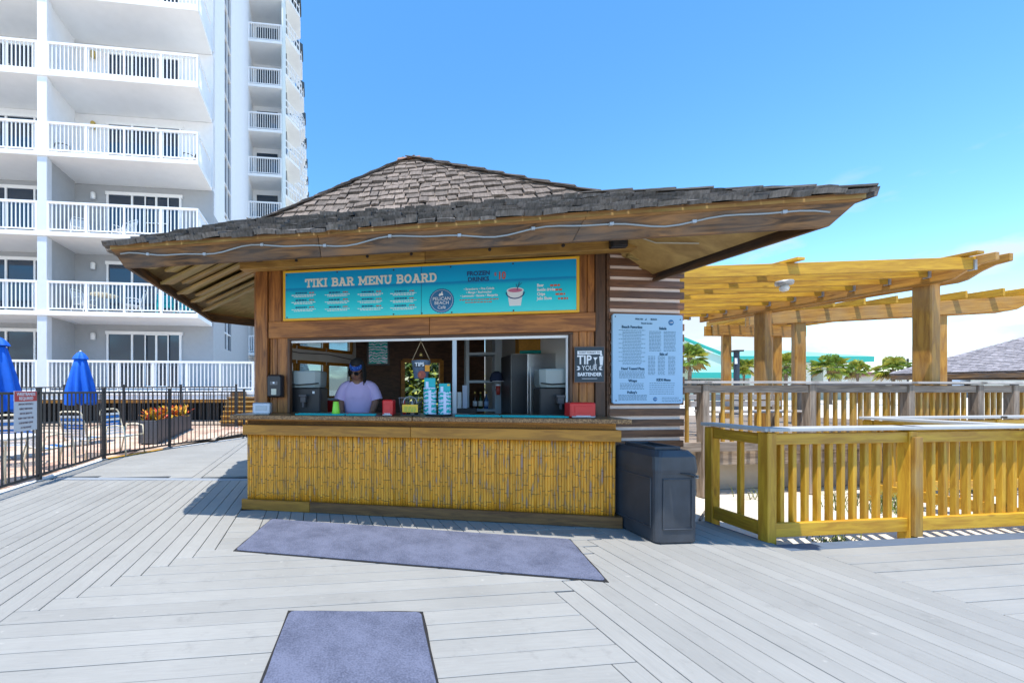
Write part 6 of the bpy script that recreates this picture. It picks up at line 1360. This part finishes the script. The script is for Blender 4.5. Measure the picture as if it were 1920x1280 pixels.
for x in (-3.0, 3.0):
    for y in (-2.6, 2.6): plank('post', (x,y,0), (x,y,hz+.2), .18, .18, W_DARK, hut, up=(0,1,0))
def palm(lab, px, depth, pyc, size, seed):
    rr = random.Random(seed); p = at(px, pyc, depth); h = p.z + .07; o = thing('palm_tree', lab, 'palm tree', (p.x, p.y, -.07), 0, 'palms beyond the pergola')
    m = MB(); pts = [(0,0,0),(.05*rr.uniform(-1,1),0,h*.4),(.08*rr.uniform(-1,1),.03,h*.75),(0,0,h)]; m.tube(pts, [size*.10,size*.085,size*.09,size*.13], 10); m.build('trunk', plain('palm_bark', (.16,.115,.08), .95, var=.3, bump=.8, nscale=14), o)
    mats = (plain('palm_green', (.20,.29,.035), .5, rnd=.4), plain('palm_yellow_green', (.42,.40,.05), .5, rnd=.3), plain('palm_dry', (.30,.20,.07), .8, rnd=.3)); ms_ = [MB(), MB(), MB()]
    for k in range(46):
        a = rr.uniform(0, 6.28); e = R(rr.uniform(-55, 85)); mm_ = ms_[2 if e < R(-30) and rr.random() < .6 else (1 if rr.random() < .38 else 0)]
        d = V((math.cos(a)*math.cos(e), math.sin(a)*math.cos(e), math.sin(e))); c = V((0,0,h)) + d*size*rr.uniform(.3,.55); s_ = d.cross(V((0,0,1)))
        if s_.length < .1: s_ = V((1,0,0))
        s_.normalize(); up = s_.cross(d); L = size*rr.uniform(.42,.62)
        for q in range(13):
            b = R(-80 + 160*q/12); dd = (d*math.cos(b) + s_*math.sin(b)).normalized(); t = c + dd*L*(1 - .22*abs(math.sin(b))) - V((0,0,L*.28*rr.uniform(.4,1.2))); md = c + dd*L*.55 + up*.02; w_ = (dd.cross(up)).normalized()*L*.055
            mm_.add([c, md + w_, t, md - w_], [(0,1,2),(0,2,3)])
        mm_.bar(V((0,0,h-.05*size)), c, .03*size*.5, .03*size*.5)
    for i, nm in enumerate(('crown', 'crown', 'dead_fronds')):
        if ms_[i].v: ms_[i].build(nm, mats[i], o)
for a in (('sabal palm just right of the slatted screen', 1293, 34, 671, 1.55, 1), ('short palm glimpsed right of the slim lamp post', 1394, 42, 688, 1.25, 2), ('palm seen between the two thick pergola posts', 1474, 36, 685, 1.5, 3), ('broad palm in front of the teal fascia', 1556, 40, 688, 1.65, 4), ('small palm right of the teal roof', 1608, 44, 694, 1.35, 5), ('bright palm left of the thick near pergola post', 1674, 38, 692, 1.55, 6)): palm(*a)
def pole(lab, px, depth, py):
    p = at(px, py, depth); o = thing('utility_pole', lab, 'utility pole', (p.x, p.y, -.07), 0, 'utility poles on the horizon'); bx('shaft', (0,0,(p.z+.07)/2), (.3,.3,p.z+.07), BRONZE, o, 0); bx('crossarm', (0,0,p.z-.5), (2.2,.2,.2), BRONZE, o, 0); bx('transformer', (.4,0,p.z-1.6), (.5,.5,.9), GALV, o, 0)
pole('utility pole behind the small palm', 1605, 95, 667); pole('utility pole left of the hut roof', 1702, 110, 672)
# shrubs behind the kiosk, seen through its rear hatch
def shrub(lab, p, r, h, n, seed, cols, leaf=.06, z0=-.06):
    rr = random.Random(seed); o = thing('shrub', lab, 'shrub', (p[0], p[1], z0), 0); bl = [MB() for _ in cols]
    for k in range(n):
        a = rr.uniform(0,6.28); e = rr.random(); q = rr.uniform(.55,1)**.6; c = V((r*q*math.cos(a)*(1-.45*e), r*q*math.sin(a)*(1-.45*e), h*(.12 + .88*e)*rr.uniform(.85,1.05))); d = V((rr.gauss(0,1),rr.gauss(0,1),rr.gauss(.4,1))).normalized(); s_ = d.orthogonal().normalized(); L = leaf*rr.uniform(.7,1.4)
        bl[rr.randrange(len(cols))].add([c, c + d*L*.5 + s_*L*.28, c + d*L, c + d*L*.5 - s_*L*.28], [(0,1,2,3)])
    for b_, c in zip(bl, cols): f = b_.build('foliage', c, o); f['kind'] = 'stuff'
    m = MB()
    for k in range(5): a = k*1.256; m.tube([(0,0,0),(r*.3*math.cos(a),r*.3*math.sin(a),h*.4),(r*.55*math.cos(a),r*.55*math.sin(a),h*.75)], [.03,.02,.01], 6)
    m.build('stems', W_GREY, o)
LG = (plain('leaf_green', (.09,.16,.025), .45, rnd=.35), plain('leaf_yellow_green', (.30,.33,.025), .45, rnd=.3), plain('leaf_dark_green', (.04,.085,.02), .45, rnd=.3))
q = at(775, 0, 10.2); shrub('leafy sunlit shrub seen through the rear hatch of the kiosk, left', (q.x, q.y), 1.3, 2.3, 8000, 1, LG, .14); q = at(835, 0, 10.9); shrub('leafy sunlit shrub seen through the rear hatch of the kiosk, right', (q.x, q.y), 1.3, 2.5, 8000, 2, LG, .14)
# beach grass tufts on the sand
m = MB(); rr = random.Random(9)
for cx_, cy_, n_, h_ in [(gr(1570,945).x, gr(1570,945).y, 26, .34), (gr(1600,935).x, gr(1600,935).y, 20, .26), (gr(1660,950).x, gr(1660,950).y, 60, .30), (gr(1680,945).x, gr(1680,945).y, 50, .28), (gr(1408,925).x, gr(1408,925).y, 12, .25), (gr(1560,1003).x, gr(1560,1003).y, 70, .06), (gr(1590,1001).x, gr(1590,1001).y, 60, .06), (gr(1760,930).x, gr(1760,930).y, 40, .3), (gr(1850,915).x, gr(1850,915).y, 40, .3)]:
    for k in range(n_):
        b0 = V((cx_ + rr.gauss(0,.09), cy_ + rr.gauss(0,.07), -.07)); a = rr.uniform(0,6.28); l_ = h_*rr.uniform(.6,1.2); d = V((math.cos(a)*.45, math.sin(a)*.45, 1)).normalized(); s_ = V((-math.sin(a), math.cos(a), 0))*.005; md = b0 + d*l_*.6; tp_ = md + V((math.cos(a)*l_*.35, math.sin(a)*l_*.35, l_*.18)); m.add([b0 - s_, b0 + s_, md + s_*.8, tp_, md - s_*.8], [(0,1,2,3,4)])
gs = m.build('beach_grass', plain('beach_grass_green', (.14,.18,.04), .6, rnd=.3)); gs['kind'] = 'stuff'; gs['label'] = 'sparse green beach grass tufts on the sand behind the front railing'; gs['category'] = 'grass'
